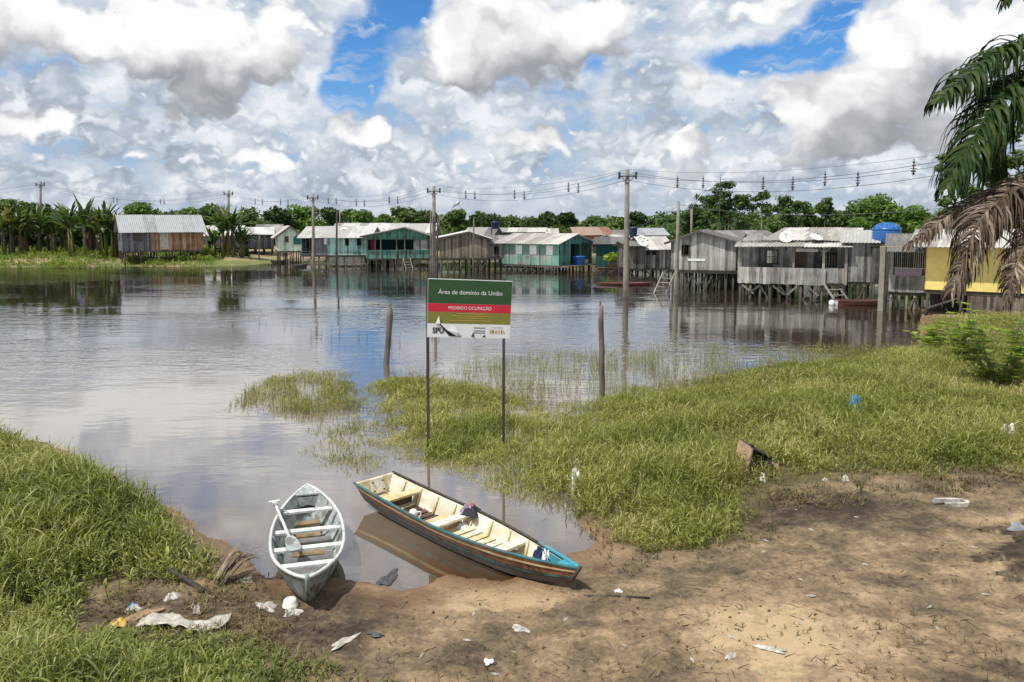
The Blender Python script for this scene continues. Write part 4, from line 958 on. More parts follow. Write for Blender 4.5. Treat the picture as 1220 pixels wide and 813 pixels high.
# ------------------------------------------------------------------ poles, cables, lamps
poles = {}
def pole(key, label, px, ptop, Y, r0=.15, r1=.10, zb=-.9, mat='concrete', px_b=None, group='utility poles of the power line', hw=True, name='utility_pole', square=False):
    t = P(px, ptop, Y); b = P(px_b if px_b else px, 330, Y); zb_ = zb if zb is not None else gz(b.x, Y)-.1
    root = thing(name, label, 'pole', (b.x, Y, zb_), 0, group)
    dx = t.x-b.x; H_ = t.z-zb_
    mb = MB(); mb.tube([(0, 0, 0), (dx*.3, 0, H_*.3), (dx*.65, 0, H_*.65), (dx, 0, H_)], [r0, r0*.7+r1*.3, r0*.35+r1*.65, r1], 4 if square else 12); mb.build('shaft', M[mat], root, smooth=not square)
    if hw:
        mb = MB(); mb.bar((dx-.55, -.16, H_-.42), (dx+.55, -.16, H_-.42), .07, .07, up=(0, 1, 0)); mb.bar((dx-.4, -.16, H_-.42), (dx, -.12, H_-.85), .04); mb.bar((dx+.4, -.16, H_-.42), (dx, -.12, H_-.85), .04); mb.build('bracket', M['iron'], root)
        for s in (-1, 1):
            mb = MB(); x = dx+s*.5
            mb.lathe([(.03, -.28), (.09, -.26), (.04, -.2), (.10, -.16), (.04, -.08), (.10, -.04), (.04, .04), (.09, .08), (.03, .16)], 8, (x, -.16, H_-.30)); mb.build('insulator', M['insulator'], root, True)
    poles[key] = (Vector((b.x+dx, Y, zb_+H_)))
    return root
pole('a', 'tallest concrete utility pole, standing in the water right of the sign', 747.5, 202, 45, .20, .13, px_b=746)
pole('b', 'concrete utility pole rising behind the left edge of the green and red sign', 517, 222, 61.5, .20, .13)
pole('c', 'concrete utility pole in the water before the turquoise house porch', 373, 231, 72.5, .18, .12, px_b=373.5)
pole('d', 'utility pole rising out of the tall banana clump', 272.5, 227, 89, .19, .13, zb=.2)
pole('e', 'utility pole rising above the banana plants near the left edge', 48.5, 216.5, 92, .18, .12, zb=.2)
pole('f', 'concrete utility pole hidden behind the palm fronds', 1262, 160, 27.5, .20, .13, zb=-.2)
pole('g', 'thin dark pole before the turquoise wall with two windows', 401.5, 251, 72.3, .12, .08, hw=False, mat='dark_post_wood', px_b=400.5, group='slim poles')
pole('h', 'slim grey pole before the brown windowless house', 564.5, 259, 66.3, .075, .06, hw=False, mat='post_wood', px_b=563.5, group='slim poles')
pole('i', 'slim concrete pole in the water before the silver grey gable house', 808.5, 240, 46.3, .14, .09, hw=False, px_b=805.5, group='slim poles', name='pole')
pole('j', 'thick square concrete post in the water below the big blue tank', 1053, 294, 37.6, .19, .17, hw=False, px_b=1051.5, group='slim poles', square=True, name='pole')
pole('k', 'dark wooden post leaning against the pole behind the sign, left side', 513.2, 253, 61.2, .08, .07, hw=False, mat='post_wood', group='slim poles', name='pole')
pole('l', 'dark wooden post leaning against the pole behind the sign, right side', 521.5, 256, 61.2, .09, .07, hw=False, mat='dark_post_wood', group='slim poles', name='pole', px_b=520.5)
pole('m', 'short dark post left of the pole in the tall banana clump', 267, 245, 89, .08, .06, zb=.2, hw=False, mat='dark_post_wood', group='slim poles', name='pole')
pole('n', 'thin post between the tall banana clump and the grey shack', 287.5, 245, 91, .06, .05, zb=.2, hw=False, mat='post_wood', group='slim poles', name='pole')
pole('o', 'thin pale post rising behind the turquoise house roof', 405, 249, 84, .06, .05, zb=.2, hw=False, mat='pale_post_wood', group='slim poles', name='pole')
pole('p', 'bare post at the water edge left of the mint gable', 309, 279, 83, .08, .07, zb=-.4, hw=False, mat='post_wood', group='slim poles', name='pole')
pole('q', 'bare post on the sandy shore below the grey shack', 291, 286, 86, .08, .07, zb=-.4, hw=False, mat='post_wood', group='slim poles', name='pole')
def lamp(label, px_p, y_top, y_base, Y, pts, head):
    b = P(px_p, y_base, Y); root = thing('street_lamp', label, 'street lamp', (b.x, Y, b.z), 0, 'street lamps')
    L = lambda q: P(q[0], q[1], Y)-Vector(root.location)
    if y_top is not None:
        mb = MB(); mb.tube([(0, 0, -1.5), (L((px_p, y_top)).x, 0, L((px_p, y_top)).z)], .085, 8); mb.build('shaft', M['concrete'], root, True)
    mb = MB(); mb.tube([L(q) for q in pts], .035, 7); mb.build('arm', M['galvanised'], root, True)
    a, e = L(head[0]), L(head[1]); mb = MB(); d = e-a
    mb.tube([a, a+d*.25, a+d*.7, e], [.05, .10, .13, .05], 10); o = mb.build('lamp_head', M['galvanised'], root, True)
    mb = MB(); mb.tube([a+d*.4-Vector((0, 0, .09)), a+d*.65-Vector((0, 0, .13)), a+d*.9-Vector((0, 0, .08))], [.04, .09, .04], 8); mb.build('lamp_glass', M['lamp_glass'], o, True)
    return root
lamp('street lamp with a long curved arm behind the silver grey gable house', 824, 249, 276, 60, [(824, 252), (827, 243), (833, 235), (841, 227)], ((840, 227.5), (852, 223)))
lamp('small street lamp on an arm right of the pole behind the sign', 522, None, 262, 61.4, [(519, 270), (525, 262), (533, 253), (541, 246)], ((540, 246), (548, 240)))
# antenna
b = P(857, 262, 70); t = P(857, 211, 70); root = thing('antenna_mast', 'thin antenna mast in front of the tall thin trees', 'antenna', (b.x, 70, .3))
mb = MB(); mb.tube([(0, 0, 0), (0, 0, t.z-.3)], .035, 6); mb.build('mast', M['iron'], root)
mb = MB()
for i, z in enumerate((.25, .6, .95, 1.3)): mb.bar((-.35+i*.05, 0, t.z-.3-z), (.35-i*.05, 0, t.z-.3-z), .03)
mb.build('element', M['iron'], root)
def cables(label, ka, kb, sag, spacers):
    a, b = poles[ka], poles[kb]; root = thing('power_cable', label, 'power cable', a, 0, 'power cables between the poles')
    d = b-a; side = Vector((d.y, -d.x, 0)).normalized()
    for off, dz, sg in ((-.5, -.22, sag), (.5, -.22, sag*1.05), (.0, -.62, sag*1.12), (.1, .0, sag*.7)):
        pts = []
        for i in range(25):
            f = i/24; p = d*f+Vector((off*1.0, 0, dz)); p.z -= sg*4*f*(1-f); pts.append(p)
        mb = MB(); mb.tube(pts, .012 if dz < 0 else .008, 5); mb.build('cable', M['wire'], root, True)
    for f in spacers:
        for off, sg in ((-.5, sag), (.5, sag*1.05)):
            p = d*(f+(.012 if off > 0 else -.012))+Vector((off, 0, -.22)); p.z -= sg*4*f*(1-f)
            mb = MB(); mb.tube([p+Vector((0, 0, -.42)), p+Vector((0, 0, .26))], .022, 6)
            for z, r in ((-.36, .06), (-.26, .09), (-.02, .075), (.12, .055)): mb.lathe([(r*.3, -.04), (r, -.025), (r, .025), (r*.3, .04)], 8, (p.x, p.y, p.z+z))
            mb.bar(p+Vector((-.12, 0, -.14)), p+Vector((.12, 0, -.14)), .03)
            mb.build('spacer', M['insulator'], root, True)
cables('power cables from the tallest pole up to the pole behind the palm', 'a', 'f', .95, (.22, .47, .62, .80, .95))
cables('power cables with spacers between the tallest pole and the pole behind the sign', 'a', 'b', .8, (.22, .48, .76))
cables('power cables between the pole behind the sign and the turquoise porch pole', 'b', 'c', .75, (.3, .57, .82))
cables('power cables between the turquoise porch pole and the banana clump pole', 'c', 'd', .8, (.3, .6))
cables('power cables from the banana clump pole to the pole near the left edge', 'd', 'e', 1.5, (.35, .6))
poles['z'] = Vector((-88, 98, 9.0)); 
pole_z = thing('utility_pole', 'utility pole beyond the left edge that takes the last cable', 'pole', (-88, 98, .2), 0, 'utility poles of the power line'); mb = MB(); mb.tube([(0, 0, 0), (0, 0, 8.8)], [.2, .12], 10); mb.build('shaft', M['concrete'], pole_z, True)
cables('power cables leaving the pole near the left edge out of view', 'e', 'z', .9, (.45,))
poles['lo1'], poles['lo2'] = poles['i']+Vector((0, 0, -.3)), P(1105, 233, 40)
def single(label, a, b, sag):
    root = thing('service_wire', label, 'wire', a); d = b-a; mb = MB()
    mb.tube([d*(i/16)-Vector((0, 0, sag*4*(i/16)*(1-i/16))) for i in range(17)], .012, 5); mb.build('cable', M['wire'], root, True)
single('thin service wire drooping left from the slim pole at the grey gable', poles['i']+Vector((0, 0, -.3)), P(722, 276, 74), .5)
single('thin service wire running right from the slim pole towards the palm', poles['i']+Vector((0, 0, -.2)), poles['f']+Vector((0, 0, -2.2)), .7)

# ------------------------------------------------------------------ the notice board
Ys = 14.2
def local(px, py, o, Y): return P(px, py, Y)-o
gl_ = P(508.5, 540, Ys); o0 = Vector((P(559, 400, Ys).x, Ys, -.3))
root = thing('notice_board', 'green, red and white notice board on two thin posts standing in flooded grass', 'sign', o0, R(1.5))
def S2(u, v, d=0.0):          # u 0..1 across, v 0..1 up the panel; the right end hangs a little low
    a, b, c_, e = [local(*q, o0, Ys) for q in ((508.8, 401.6), (607.2, 403.8), (611, 335.2), (510, 331.6))]
    p = a.lerp(b, u).lerp(e.lerp(c_, u), v); p.y = -d; return p
def panel(name, mat, u0, u1, v0, v1, d, parent=root, th=.004):
    mb = MB(); q = [(u0, v0), (u1, v0), (u1, v1), (u0, v1)]
    f = [S2(u, v, d) for u, v in q]; b = [S2(u, v, d-th) for u, v in q]
    mb.add(f+b, [(0, 1, 2, 3), (7, 6, 5, 4), (1, 0, 4, 5), (2, 1, 5, 6), (3, 2, 6, 7), (0, 3, 7, 4)]); return mb.build(name, M[mat], parent)
panel('board', 'sign_white', 0, 1, 0, 1, 0, th=.018)
panel('green_field', 'sign_green', .004, .996, .583, .988, .003)
panel('red_band', 'sign_red', .004, .996, .437, .580, .003)
panel('olive_band', 'sign_olive', .004, .996, .243, .434, .003)
for px, top, bot in ((509.2, 404, 545), (600.3, 405, 545)):
    mb = MB(); a = local(px, 333, o0, Ys); b_ = local(px-.6, 404, o0, Ys); mb.bar((b_.x, .03, -.4), (a.x, .03, a.z), .055, .055, .5); mb.build('post', M['dark_post_wood'], root)
def text(name, body, u, v, h, mat, parent, d=.0075, align='CENTER', width=None, bold=0.0):
    cu = bpy.data.curves.new(name, 'FONT'); cu.body = body; cu.size = 1; cu.align_x = align; cu.align_y = 'CENTER'; cu.extrude = .0; cu.offset = bold
    t = bpy.data.objects.new(name, cu); COL.objects.link(t); dg = bpy.context.evaluated_depsgraph_get()
    me = bpy.data.meshes.new_from_object(t.evaluated_get(dg)); COL.objects.unlink(t); bpy.data.objects.remove(t)
    me.name = name; xs = [v_.co.x for v_ in me.vertices]; ys = [v_.co.y for v_ in me.vertices]
    s = h/.7; sx = s if width is None else width/(max(xs)-min(xs))
    p = S2(u, v, d); ex = (S2(1, v, d)-S2(0, v, d)).normalized(); ez = (S2(u, 1, d)-S2(u, 0, d)).normalized()
    cx = (max(xs)+min(xs))/2 if align == 'CENTER' else min(xs)
    for v_ in me.vertices: v_.co = p+ex*(v_.co.x-cx)*sx+ez*(v_.co.y)*s
    me.materials.clear(); me.materials.append(M[mat]); o = bpy.data.objects.new(name, me); COL.objects.link(o); o.parent = parent; return o
PW = (S2(1, .5)-S2(0, .5)).length
text('lettering', 'Área de domínio da União', .505, .775, .083, 'sign_white', root, width=PW*.765, bold=.002)
text('lettering', 'PROIBIDO OCUPAÇÃO', .507, .508, .062, 'sign_white', root, width=PW*.51, bold=.0)
for v, u0, u1 in ((.412, .36, .66), (.375, .30, .73), (.340, .36, .68), (.295, .26, .75)): panel('fine_print', 'ink_yellow', u0, u1, v-.006, v+.006, .006, th=.002)
text('lettering', 'SPU', .065, .115, .105, 'ink_black', root, align='LEFT', width=PW*.135, bold=.03)
text('lettering', 'GOVERNO FEDERAL', .845, .185, .018, 'ink_black', root, width=PW*.14)
for i, (ch, mt) in enumerate(zip('BRASIL', ('ink_gold', 'ink_black', 'ink_red', 'ink_gold', 'ink_green', 'ink_gold'))):
    text('lettering', ch, .765+i*.033, .112, .068, mt, root, width=PW*.026 if ch != 'I' else PW*.012, bold=.01)
for v in (.175, .125, .09): panel('fine_print', 'wire', .56, .70, v-.006, v+.006, .005, th=.002)
# torn sheet: black hole in the print, the flap folded forwards and a spike of it sticking up
mb = MB(); q = [S2(*p, .006) for p in ((.145, .235), (.20, .13), (.27, .025), (.42, .02), (.34, .10), (.24, .18))]; mb.add(q, [(0, 1, 2, 3, 4, 5)]); mb.build('torn_gap', M['ink_black'], root)
mb = MB()
A = [S2(.150, .245, .012), S2(.30, .23, .05), S2(.345, .19, .07), S2(.375, .10, .09), S2(.43, .035, .05), S2(.36, .035, .06), S2(.24, .13, .03)]
mb.add(A+[p+Vector((0, .006, 0)) for p in A], [(0, 1, 6), (1, 2, 6), (2, 3, 6), (3, 5, 6), (3, 4, 5), (7, 13, 8), (8, 13, 9), (9, 13, 10), (10, 13, 12), (10, 12, 11)])
A = [S2(.10, .235, .012), S2(.155, .24, .05), S2(.14, .375, .035), S2(.165, .235, .03)]
mb.add(A+[p+Vector((0, .006, 0)) for p in A], [(0, 1, 2), (1, 3, 2), (4, 6, 5), (5, 6, 7)])
mb.build('torn_flap', M['sign_white'], root)
mb = MB()
for u0, v0, u1, v1 in ((.53, .02, .57, .10), (.66, .015, .71, .06)):
    A = [S2(u0, v0, .01), S2(u1, v0, .03), S2((u0*.3+u1*.7), v1, .012)]; mb.add(A, [(0, 1, 2)])
mb.build('paper_scrap', M['ink_black'], root)

# ------------------------------------------------------------------ old posts
def oldpost(label, p_top, p_bot, Y, r):
    a, b = P(*p_top, Y), P(*p_bot, Y); a.y += .1; root = thing('old_post', label, 'post', (b.x, b.y, -.5), 0, 'old fence posts in the flooded grass')
    mb = MB(); d = a-Vector(root.location); n_ = 8
    mb.tube([d*(i/n_)+Vector((prnd.uniform(-.012, .012), prnd.uniform(-.012, .012), 0)) for i in range(n_+1)], [r*prnd.uniform(.88, 1.08) for i in range(n_)]+[r*.62], 10, .6); mb.build('stake', M['post_wood'], root, True)
    mb = MB()
    for i in range(3): mb.bar(d*(.96+.01*i)+Vector((prnd.uniform(-r, r)*.5, prnd.uniform(-r, r)*.5, 0)), d*(1.02+.012*i)+Vector((prnd.uniform(-r, r)*.4, 0, 0)), r*.5, r*.3, .7)
    mb.build('splintered_top', M['post_wood'], root)
oldpost('dark leaning wooden post in the water left of the notice board', (464.5, 366), (458.5, 436), 23, .10)
oldpost('grey upright wooden post in the grass right of the notice board', (716.8, 365), (717.5, 480), 18.2, .075)

# ------------------------------------------------------------------ boats
def mk_hull_mat(name, base, bands, wear):
    m, n, b, _ = newmat(name); co = obco(n); st = n.noise(n.vm('MULTIPLY', co, (1.2, 9, 9)), 1.4, 5, .6); sp = n.noise(co, 3.2, 5, .6)
    f = n.m('ADD', n.m('MULTIPLY', st, .5), n.m('MULTIPLY', sp, .5)); c = n.mix(n.ramp(f, .38, .62), base[0], base[1])
    if bands: c = n.mix(n.m('MULTIPLY', n.ramp(sp, wear, wear+.08), .9), c, bands)
    n.put(b.inputs['Base Color'], c); b.inputs['Roughness'].default_value = .6; bump(n, b, st, .4, .008)
mk_hull_mat('hull_brown', ((.065, .035, .022), (.26, .115, .05)), (.035, .026, .022), .56)
mk_hull_mat('hull_orange', ((.20, .085, .03), (.47, .22, .09)), (.06, .04, .03), .60)
mk_hull_mat('hull_teal', ((.03, .06, .06), (.055, .15, .16)), (.03, .025, .02), .52)
mk_hull_mat('hull_cream', ((.45, .31, .17), (.68, .56, .38)), (.2, .12, .07), .68)
mk_hull_mat('boat_cream', ((.50, .42, .26), (.74, .67, .50)), (.34, .26, .15), .60)
mk_hull_mat('boat_white', ((.54, .49, .37), (.78, .75, .65)), (.36, .29, .19), .60)
mk_hull_mat('boat_board', ((.50, .38, .19), (.72, .60, .36)), (.38, .25, .10), .64)
mk_hull_mat('canoe_green', ((.22, .26, .25), (.47, .51, .49)), (.14, .14, .13), .52)
mk_hull_mat('canoe_outside', ((.15, .175, .165), (.33, .37, .35)), (.07, .06, .045), .50)
mk_hull_mat('canoe_white', ((.44, .47, .45), (.72, .74, .72)), (.26, .25, .225), .56)
def hull_surface(mb, f, ns, prof, flip=False):     # f(s, t) points; prof list of t
    o = len(mb.v); k = len(prof)
    for i in range(ns+1):
        for t in prof: mb.v.append(tuple(f(i/ns, t)))
    for i in range(ns):
        for j in range(k-1):
            a = o+i*k+j; q = (a, a+1, a+k+1, a+k); mb.f.append(q[::-1] if flip else q); mb.t.append(.5)
mk_hull_mat('rail_turquoise', ((.014, .085, .10), (.03, .165, .185)), (.13, .10, .075), .53)
mk_hull_mat('rail_blue', ((.03, .22, .30), (.05, .33, .43)), (.16, .14, .11), .56)
# green and white canoe: local x runs from the near stem (0) to the far tip (L)
n0, n1 = G(366, 693, .50), G(366.5, 580, .46); d = n1-n0; L = math.hypot(d.x, d.y); yaw = math.atan2(d.y, d.x)
root = canoe = thing('canoe', 'small pale green double ended canoe with white thwarts, half pulled up on the mud', 'canoe', (n0.x, n0.y, 0), yaw)
CB = .475
def cw(s): return CB*max(0, 1-abs(2*s-1)**2.3)**.86
def csheer(s): return .385+.13*abs(2*s-1)**2.2 + (.02 if s < .5 else -.02)*abs(2*s-1)
def ckeel(s): return .00+.16*max(0, (abs(2*s-1)-.62)/.38)**1.5 + .05*(1-s)
def chull(s, t, inn=0.0):
    b = max(0.0, cw(s)-inn); z0 = ckeel(s)+inn*1.2; z1 = csheer(s); a = abs(t); sg = 1 if t > 0 else -1
    rake = .30*(1-a)*max(0, (abs(2*s-1)-.8)/.2)**1.5*(1 if s < .5 else -1)
    eb = abs(2*s-1)**2.2; kb = .70*(1-eb)+.16*eb
    if a < .5: y = b*kb*(a/.5)**.9; z = z0+(z1-z0)*.13*(a/.5)**2
    else: q = (a-.5)/.5; y = b*(kb+(1-kb)*q**.8); z = z0+(z1-z0)*(.13+.87*q)
    xs = s*L+rake
    if inn: xs = .06+(L-.12)*s+rake
    return Vector((xs, sg*y, z))
pr = [i/9 for i in range(-9, 10)]
mb = MB(); hull_surface(mb, chull, 36, pr, True); mb.build('hull', M['canoe_outside'], root, True)
mb = MB(); hull_surface(mb, lambda s, t: chull(s, t, .022), 36, [p for p in pr if abs(p) >= .44 and p < 0]); mb.build('side_lining', M['canoe_green'], root, True)
mb = MB(); hull_surface(mb, lambda s, t: chull(s, t, .022), 36, [p for p in pr if abs(p) >= .44 and p > 0]); mb.build('side_lining', M['canoe_green'], root, True)
mb = MB(); hull_surface(mb, lambda s, t: chull(s, t, .022), 36, [p for p in pr if abs(p) <= .45]); mb.build('bottom_lining', M['canoe_inside'], root, True)
for sg in (-1, 1):
    mb = MB(); mb.tube([chull(i/36, sg)+Vector((0, -sg*.008, .004)) for i in range(37)], .021, 8); mb.build('gunwale', M['canoe_white'], root, True)
mb = MB(); mb.tube([chull(0, 0)+Vector((-.006, 0, 0)), chull(0, .5)+Vector((-.012, 0, 0)), chull(0, 1)+Vector((-.012, 0, .03))], [.018, .024, .026], 8); mb.build('stem', M['canoe_outside'], root, True)
for s0, s1 in ((0, .055), (.90, 1)):      # decks at both tips
    n_ = 6; mb = MB()
    for i in range(n_):
        a, b_ = s0+(s1-s0)*i/n_, s0+(s1-s0)*(i+1)/n_
        q = [chull(a, 1), chull(a, -1), chull(b_, -1), chull(b_, 1)]; mb.hexa([Vector((*p.xy, p.z-.012)) for p in q]+[Vector((*p.xy, p.z+.010)) for p in q])
    mb.build('end_deck', M['canoe_green'], root)
mb = MB()
for i in range(8):
    a0, a1 = -1+2*i/8, -1+2*(i+1)/8; q0, q1 = chull(.90, a0, .022), chull(.90, a1, .022); z = chull(.9, 1).z-.03
    x = chull(.9, 1).x
    mb.add([(x, q0.y, q0.z), (x, q1.y, q1.z), (x, q1.y, z), (x, q0.y, z)], [(0, 1, 2, 3)])
mb.build('bulkhead', M['canoe_green'], root)
mb = MB(); x = chull(.9, 1).x-.008; mb.add([(x, -.11, .20), (x, .11, .20), (x, .10, .27), (x, 0, .30), (x, -.10, .27)], [(0, 1, 2, 3, 4)]); mb.build('limber_hole', M['dark_inside'], root)
for s in (.20, .39, .58, .775):
    e = chull(s, 1, .02); mb = MB(); z = e.z-.055+(.02 if s > .7 else 0)
    mb.box(e.x-.055, e.x+.055, -e.y*.985, e.y*.985, z-.014, z+.014); mb.build('thwart', M['canoe_white'], root)
for s in (.30, .50, .70):
    mb = MB(); mb.tube([chull(s, t, .03)+Vector((0, 0, .012)) for t in [i/8 for i in range(-8, 9)]], .020, 6); mb.build('rib', M['canoe_inside'], root, True)
def bilge(s0, s1, z, mat, name):
    mb = MB(); n_ = 14
    def wy(s):
        lo, hi = 0, 1
        for _ in range(18):
            m_ = (lo+hi)/2
            if chull(s, m_, .022).z < z: lo = m_
            else: hi = m_
        return chull(s, lo, .022).y*1.0
    pts = [(chull(s0+(s1-s0)*i/n_, 0, .022).x, wy(s0+(s1-s0)*i/n_)) for i in range(n_+1)]
    for (xa, ya), (xb, yb) in zip(pts[:-1], pts[1:]): mb.add([(xa, -ya, z), (xb, -yb, z), (xb, yb, z), (xa, ya, z)], [(0, 1, 2, 3)])
    mb.build(name, M[mat], root)
bilge(.10, .66, .118, 'canoe_bilge', 'bilge_water')
mb = MB(); mb.box(L*.66, L*.84, -.17, .17, .105, .128); mb.build('floor_board', M['ochre_bilge'], root)
mb = MB(); mb.box(L*.47, L*.53, -.2, .2, .105, .130); o = mb.build('floor_board', M['ochre_bilge'], root)
# the paddle laid across it
a, b_ = G(327, 603, .50), G(344.5, 642, .40); a.z, b_.z = .56, .43; root = thing('paddle', 'pale green wooden paddle lying across the canoe thwarts', 'paddle', b_)
dd = (a-b_); u = dd.normalized(); sdv = u.cross(Vector((0, 0, 1))).normalized()
mb = MB(); mb.tube([u*(-.02), dd*.5, dd], [.022, .019, .019], 8); mb.build('shaft', M['canoe_white'], root, True)
mb = MB(); mb.bar(dd-sdv*.075, dd+sdv*.075, .045, .03); mb.bar(dd-u*.10, dd+u*.015, .06, .03); mb.build('grip', M['canoe_white'], root)
e = -u*.40+Vector((0, 0, -.02)); mb = MB(); nn = sdv.cross(u).normalized()*.012
prof_ = [(0, .025), (.06, .065), (.16, .082), (.28, .088), (.35, .078), (.37, .045)]
for (x0, w0), (x1, w1) in zip(prof_[:-1], prof_[1:]): mb.hexa([-u*x0-sdv*w0-nn, -u*x0+sdv*w0-nn, -u*x1+sdv*w1-nn, -u*x1-sdv*w1-nn, -u*x0-sdv*w0+nn, -u*x0+sdv*w0+nn, -u*x1+sdv*w1+nn, -u*x1-sdv*w1+nn])
mb.build('blade', M['canoe_green'], root)
# long flat wooden boat: local x from the transom (0) to the bow (L)
st_ = (G(418, 572, .42)+G(472, 565, .42))/2; bw_ = G(690, 678, .40); d = bw_-st_; L = math.hypot(d.x, d.y); yaw = math.atan2(d.y, d.x)
root = boat = thing('rowing_boat', 'long wooden boat, cream inside with a turquoise rail, its bow on the mud', 'boat', (st_.x, st_.y, -.03), yaw)
tw = (G(418, 572, .42)-G(472, 565, .42)).length/2
def bwid(s): return (tw+(.405-tw)*min(1, s/.45)**.9) if s < .45 else .405*(1-((s-.45)/.55)**1.75)**.97
def bsh(s): return .335+.105*(1-s)**2.2*1.0+.095*s**3.2
def bke(s): return .06+.0*s+.10*max(0, (.22-s)/.22)**1.6+.16*max(0, (s-.72)/.28)**1.7
def bh(s, t, inn=0.0):
    b = max(0, bwid(s)-inn*1.2); bb = max(0, b*.66-inn*.3); z0 = bke(s)+inn; z1 = bsh(s); a = abs(t); sg = 1 if t > 0 else -1
    x = s*L
    if inn: x = min(max(x, .03), L-.05)
    x -= .22*(1-a)*max(0, (s-.85)/.15)**1.3
    x += .14*(1-a)*max(0, (.1-s)/.1)
    if a <= .4: return Vector((x, sg*bb*a/.4, z0))
    q = (a-.4)/.6; return Vector((x, sg*(bb+(b-bb)*q), z0+(z1-z0)*q))
NSX = 40
def strake(name, mat, t0, t1, sg, push=0.0, parent=None):
    mb = MB(); pr_ = [sg*(t0+(t1-t0)*i/3) for i in range(4)]
    hull_surface(mb, lambda s, t: bh(s, t)+Vector((0, sg*push, 0)), NSX, pr_, sg > 0); return mb.build(name, M[mat], parent or root, True)
mb = MB(); hull_surface(mb, bh, NSX, [i/10 for i in range(-4, 5)], True); mb.build('bottom', M['hull_dark'], root)
for sg in (-1, 1):
    strake('side_plank', 'hull_dark', .40, .58, sg); strake('side_plank', 'hull_teal', .58, .66, sg, .004); strake('side_plank', 'hull_brown', .66, .84, sg)
    strake('rubbing_strip', 'hull_cream', .84, .90, sg, .012); strake('side_plank', 'hull_orange' if sg < 0 else 'hull_brown', .90, 1.0, sg, .003)
    mb = MB(); mb.tube([bh(i/NSX, sg)+Vector((0, sg*.004, .006)) for i in range(NSX+1)], .020, 6); o = mb.build('rail', M['rail_turquoise' if sg < 0 else 'dark_post_wood'], root, True)
    mb = MB(); hull_surface(mb, lambda s, t: bh(s, t, .028), NSX, [sg*(.40+.60*i/5) for i in range(6)], sg < 0); mb.build('side_lining', M['boat_white'], root, True)
mb = MB(); hull_surface(mb, lambda s, t: bh(s, t, .03), NSX, [i/10 for i in range(-4, 5)]); mb.build('bottom_lining', M['boat_board'], root)
mb = MB()    # transom
q = [bh(0, t) for t in (-1, -.4, .4, 1)]; mb.hexa([q[1], q[2], q[2]+Vector((.045, 0, 0)), q[1]+Vector((.045, 0, 0)), q[0], q[3], q[3]+Vector((.045, 0, 0)), q[0]+Vector((.045, 0, 0))]); mb.build('transom', M['boat_cream'], root)
mb = MB(); mb.hexa([(.125, -.12, .23), (.125, .12, .23), (.155, .12, .23), (.155, -.12, .23), (.05, -.12, .45), (.05, .12, .45), (.085, .12, .45), (.085, -.12, .45)])
mp = mb.build('motor_pad', M['boat_white'], root)
for y in (-.09, .09):
    for z, x in ((.27, .145), (.40, .10)): mb = MB(); mb.tube([(x, y, z), (x+.03, y, z+.01)], .013, 7); mb.build('bolt', M['iron'], mp)
def xs_of(px, py, z):       # where along the boat a photographed point lies
    g = G(px, py, z)-Vector((st_.x, st_.y, 0)); return g.x*math.cos(yaw)+g.y*math.sin(yaw)
for i, (x, mat) in enumerate(((xs_of(482, 591, .30), 'boat_board'), (xs_of(527, 622, .30), 'boat_white'), (xs_of(602, 652, .30), 'boat_white'))):
    e = bh(x/L, 1, .03); mb = MB(); z = e.z-.055; mb.box(x-.085, x+.085, -e.y*.97, e.y*.97, z-.016, z+.016); th = mb.build('thwart', M[mat], root)
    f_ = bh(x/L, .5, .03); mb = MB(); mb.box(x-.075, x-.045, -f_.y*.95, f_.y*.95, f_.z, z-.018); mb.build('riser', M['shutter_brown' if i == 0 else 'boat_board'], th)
k_ = 0
for x in np.arange(.30, L-.62, .152):
    f_ = bh(x/L, .42, .03); k_ += 1
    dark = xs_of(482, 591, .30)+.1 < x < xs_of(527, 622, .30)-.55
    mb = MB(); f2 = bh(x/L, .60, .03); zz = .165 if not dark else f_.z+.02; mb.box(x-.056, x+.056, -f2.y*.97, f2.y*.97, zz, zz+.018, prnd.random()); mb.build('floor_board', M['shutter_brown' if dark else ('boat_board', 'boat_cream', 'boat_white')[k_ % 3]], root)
for x in np.arange(.42, L-.4, .41):
    for sg in (-1, 1):
        mb = MB(); q = [bh(x/L, sg*t, .034) for t in (.40, .7, .98)]; mb.tube([p+Vector((0, -sg*.012, .0)) for p in q], .018, 5); mb.build('rib', M['boat_board'], root, True)
mb = MB(); n_ = 8      # blue painted lining and breast board of the bow
for sg in (-1, 1): hull_surface(mb, lambda s, t: bh(.80+.19*s, t, .033), 12, [sg*(.42+.57*i/4) for i in range(5)], sg < 0)
mb.build('bow_lining', M['rail_blue'], root, True)
mb = MB()
for i in range(6):
    a, b_ = .93+.07*i/6, .93+.07*(i+1)/6; q = [bh(a, 1), bh(a, -1), bh(b_, -1), bh(b_, 1)]; mb.hexa([Vector((*p.xy, p.z-.02)) for p in q]+[Vector((*p.xy, p.z+.012)) for p in q])
mb.build('breast_board', M['rail_blue'], root)
mb = MB(); e = bh(1, 1); mb.tube([bh(1, 0), bh(1, .5), e+Vector((.01, 0, .025))], [.02, .026, .03], 8); mb.build('stem', M['hull_dark'], root, True)
mb = MB(); mb.tube([bh(i/10*.2+.80, 1)+Vector((0, .006, .012)) for i in range(11)], .026, 6); mb.build('rail', M['rail_blue'], root, True)
def BW(x, y, z): return Matrix.Rotation(yaw, 3, 'Z') @ Vector((x, y, z)) + Vector(boat.location)
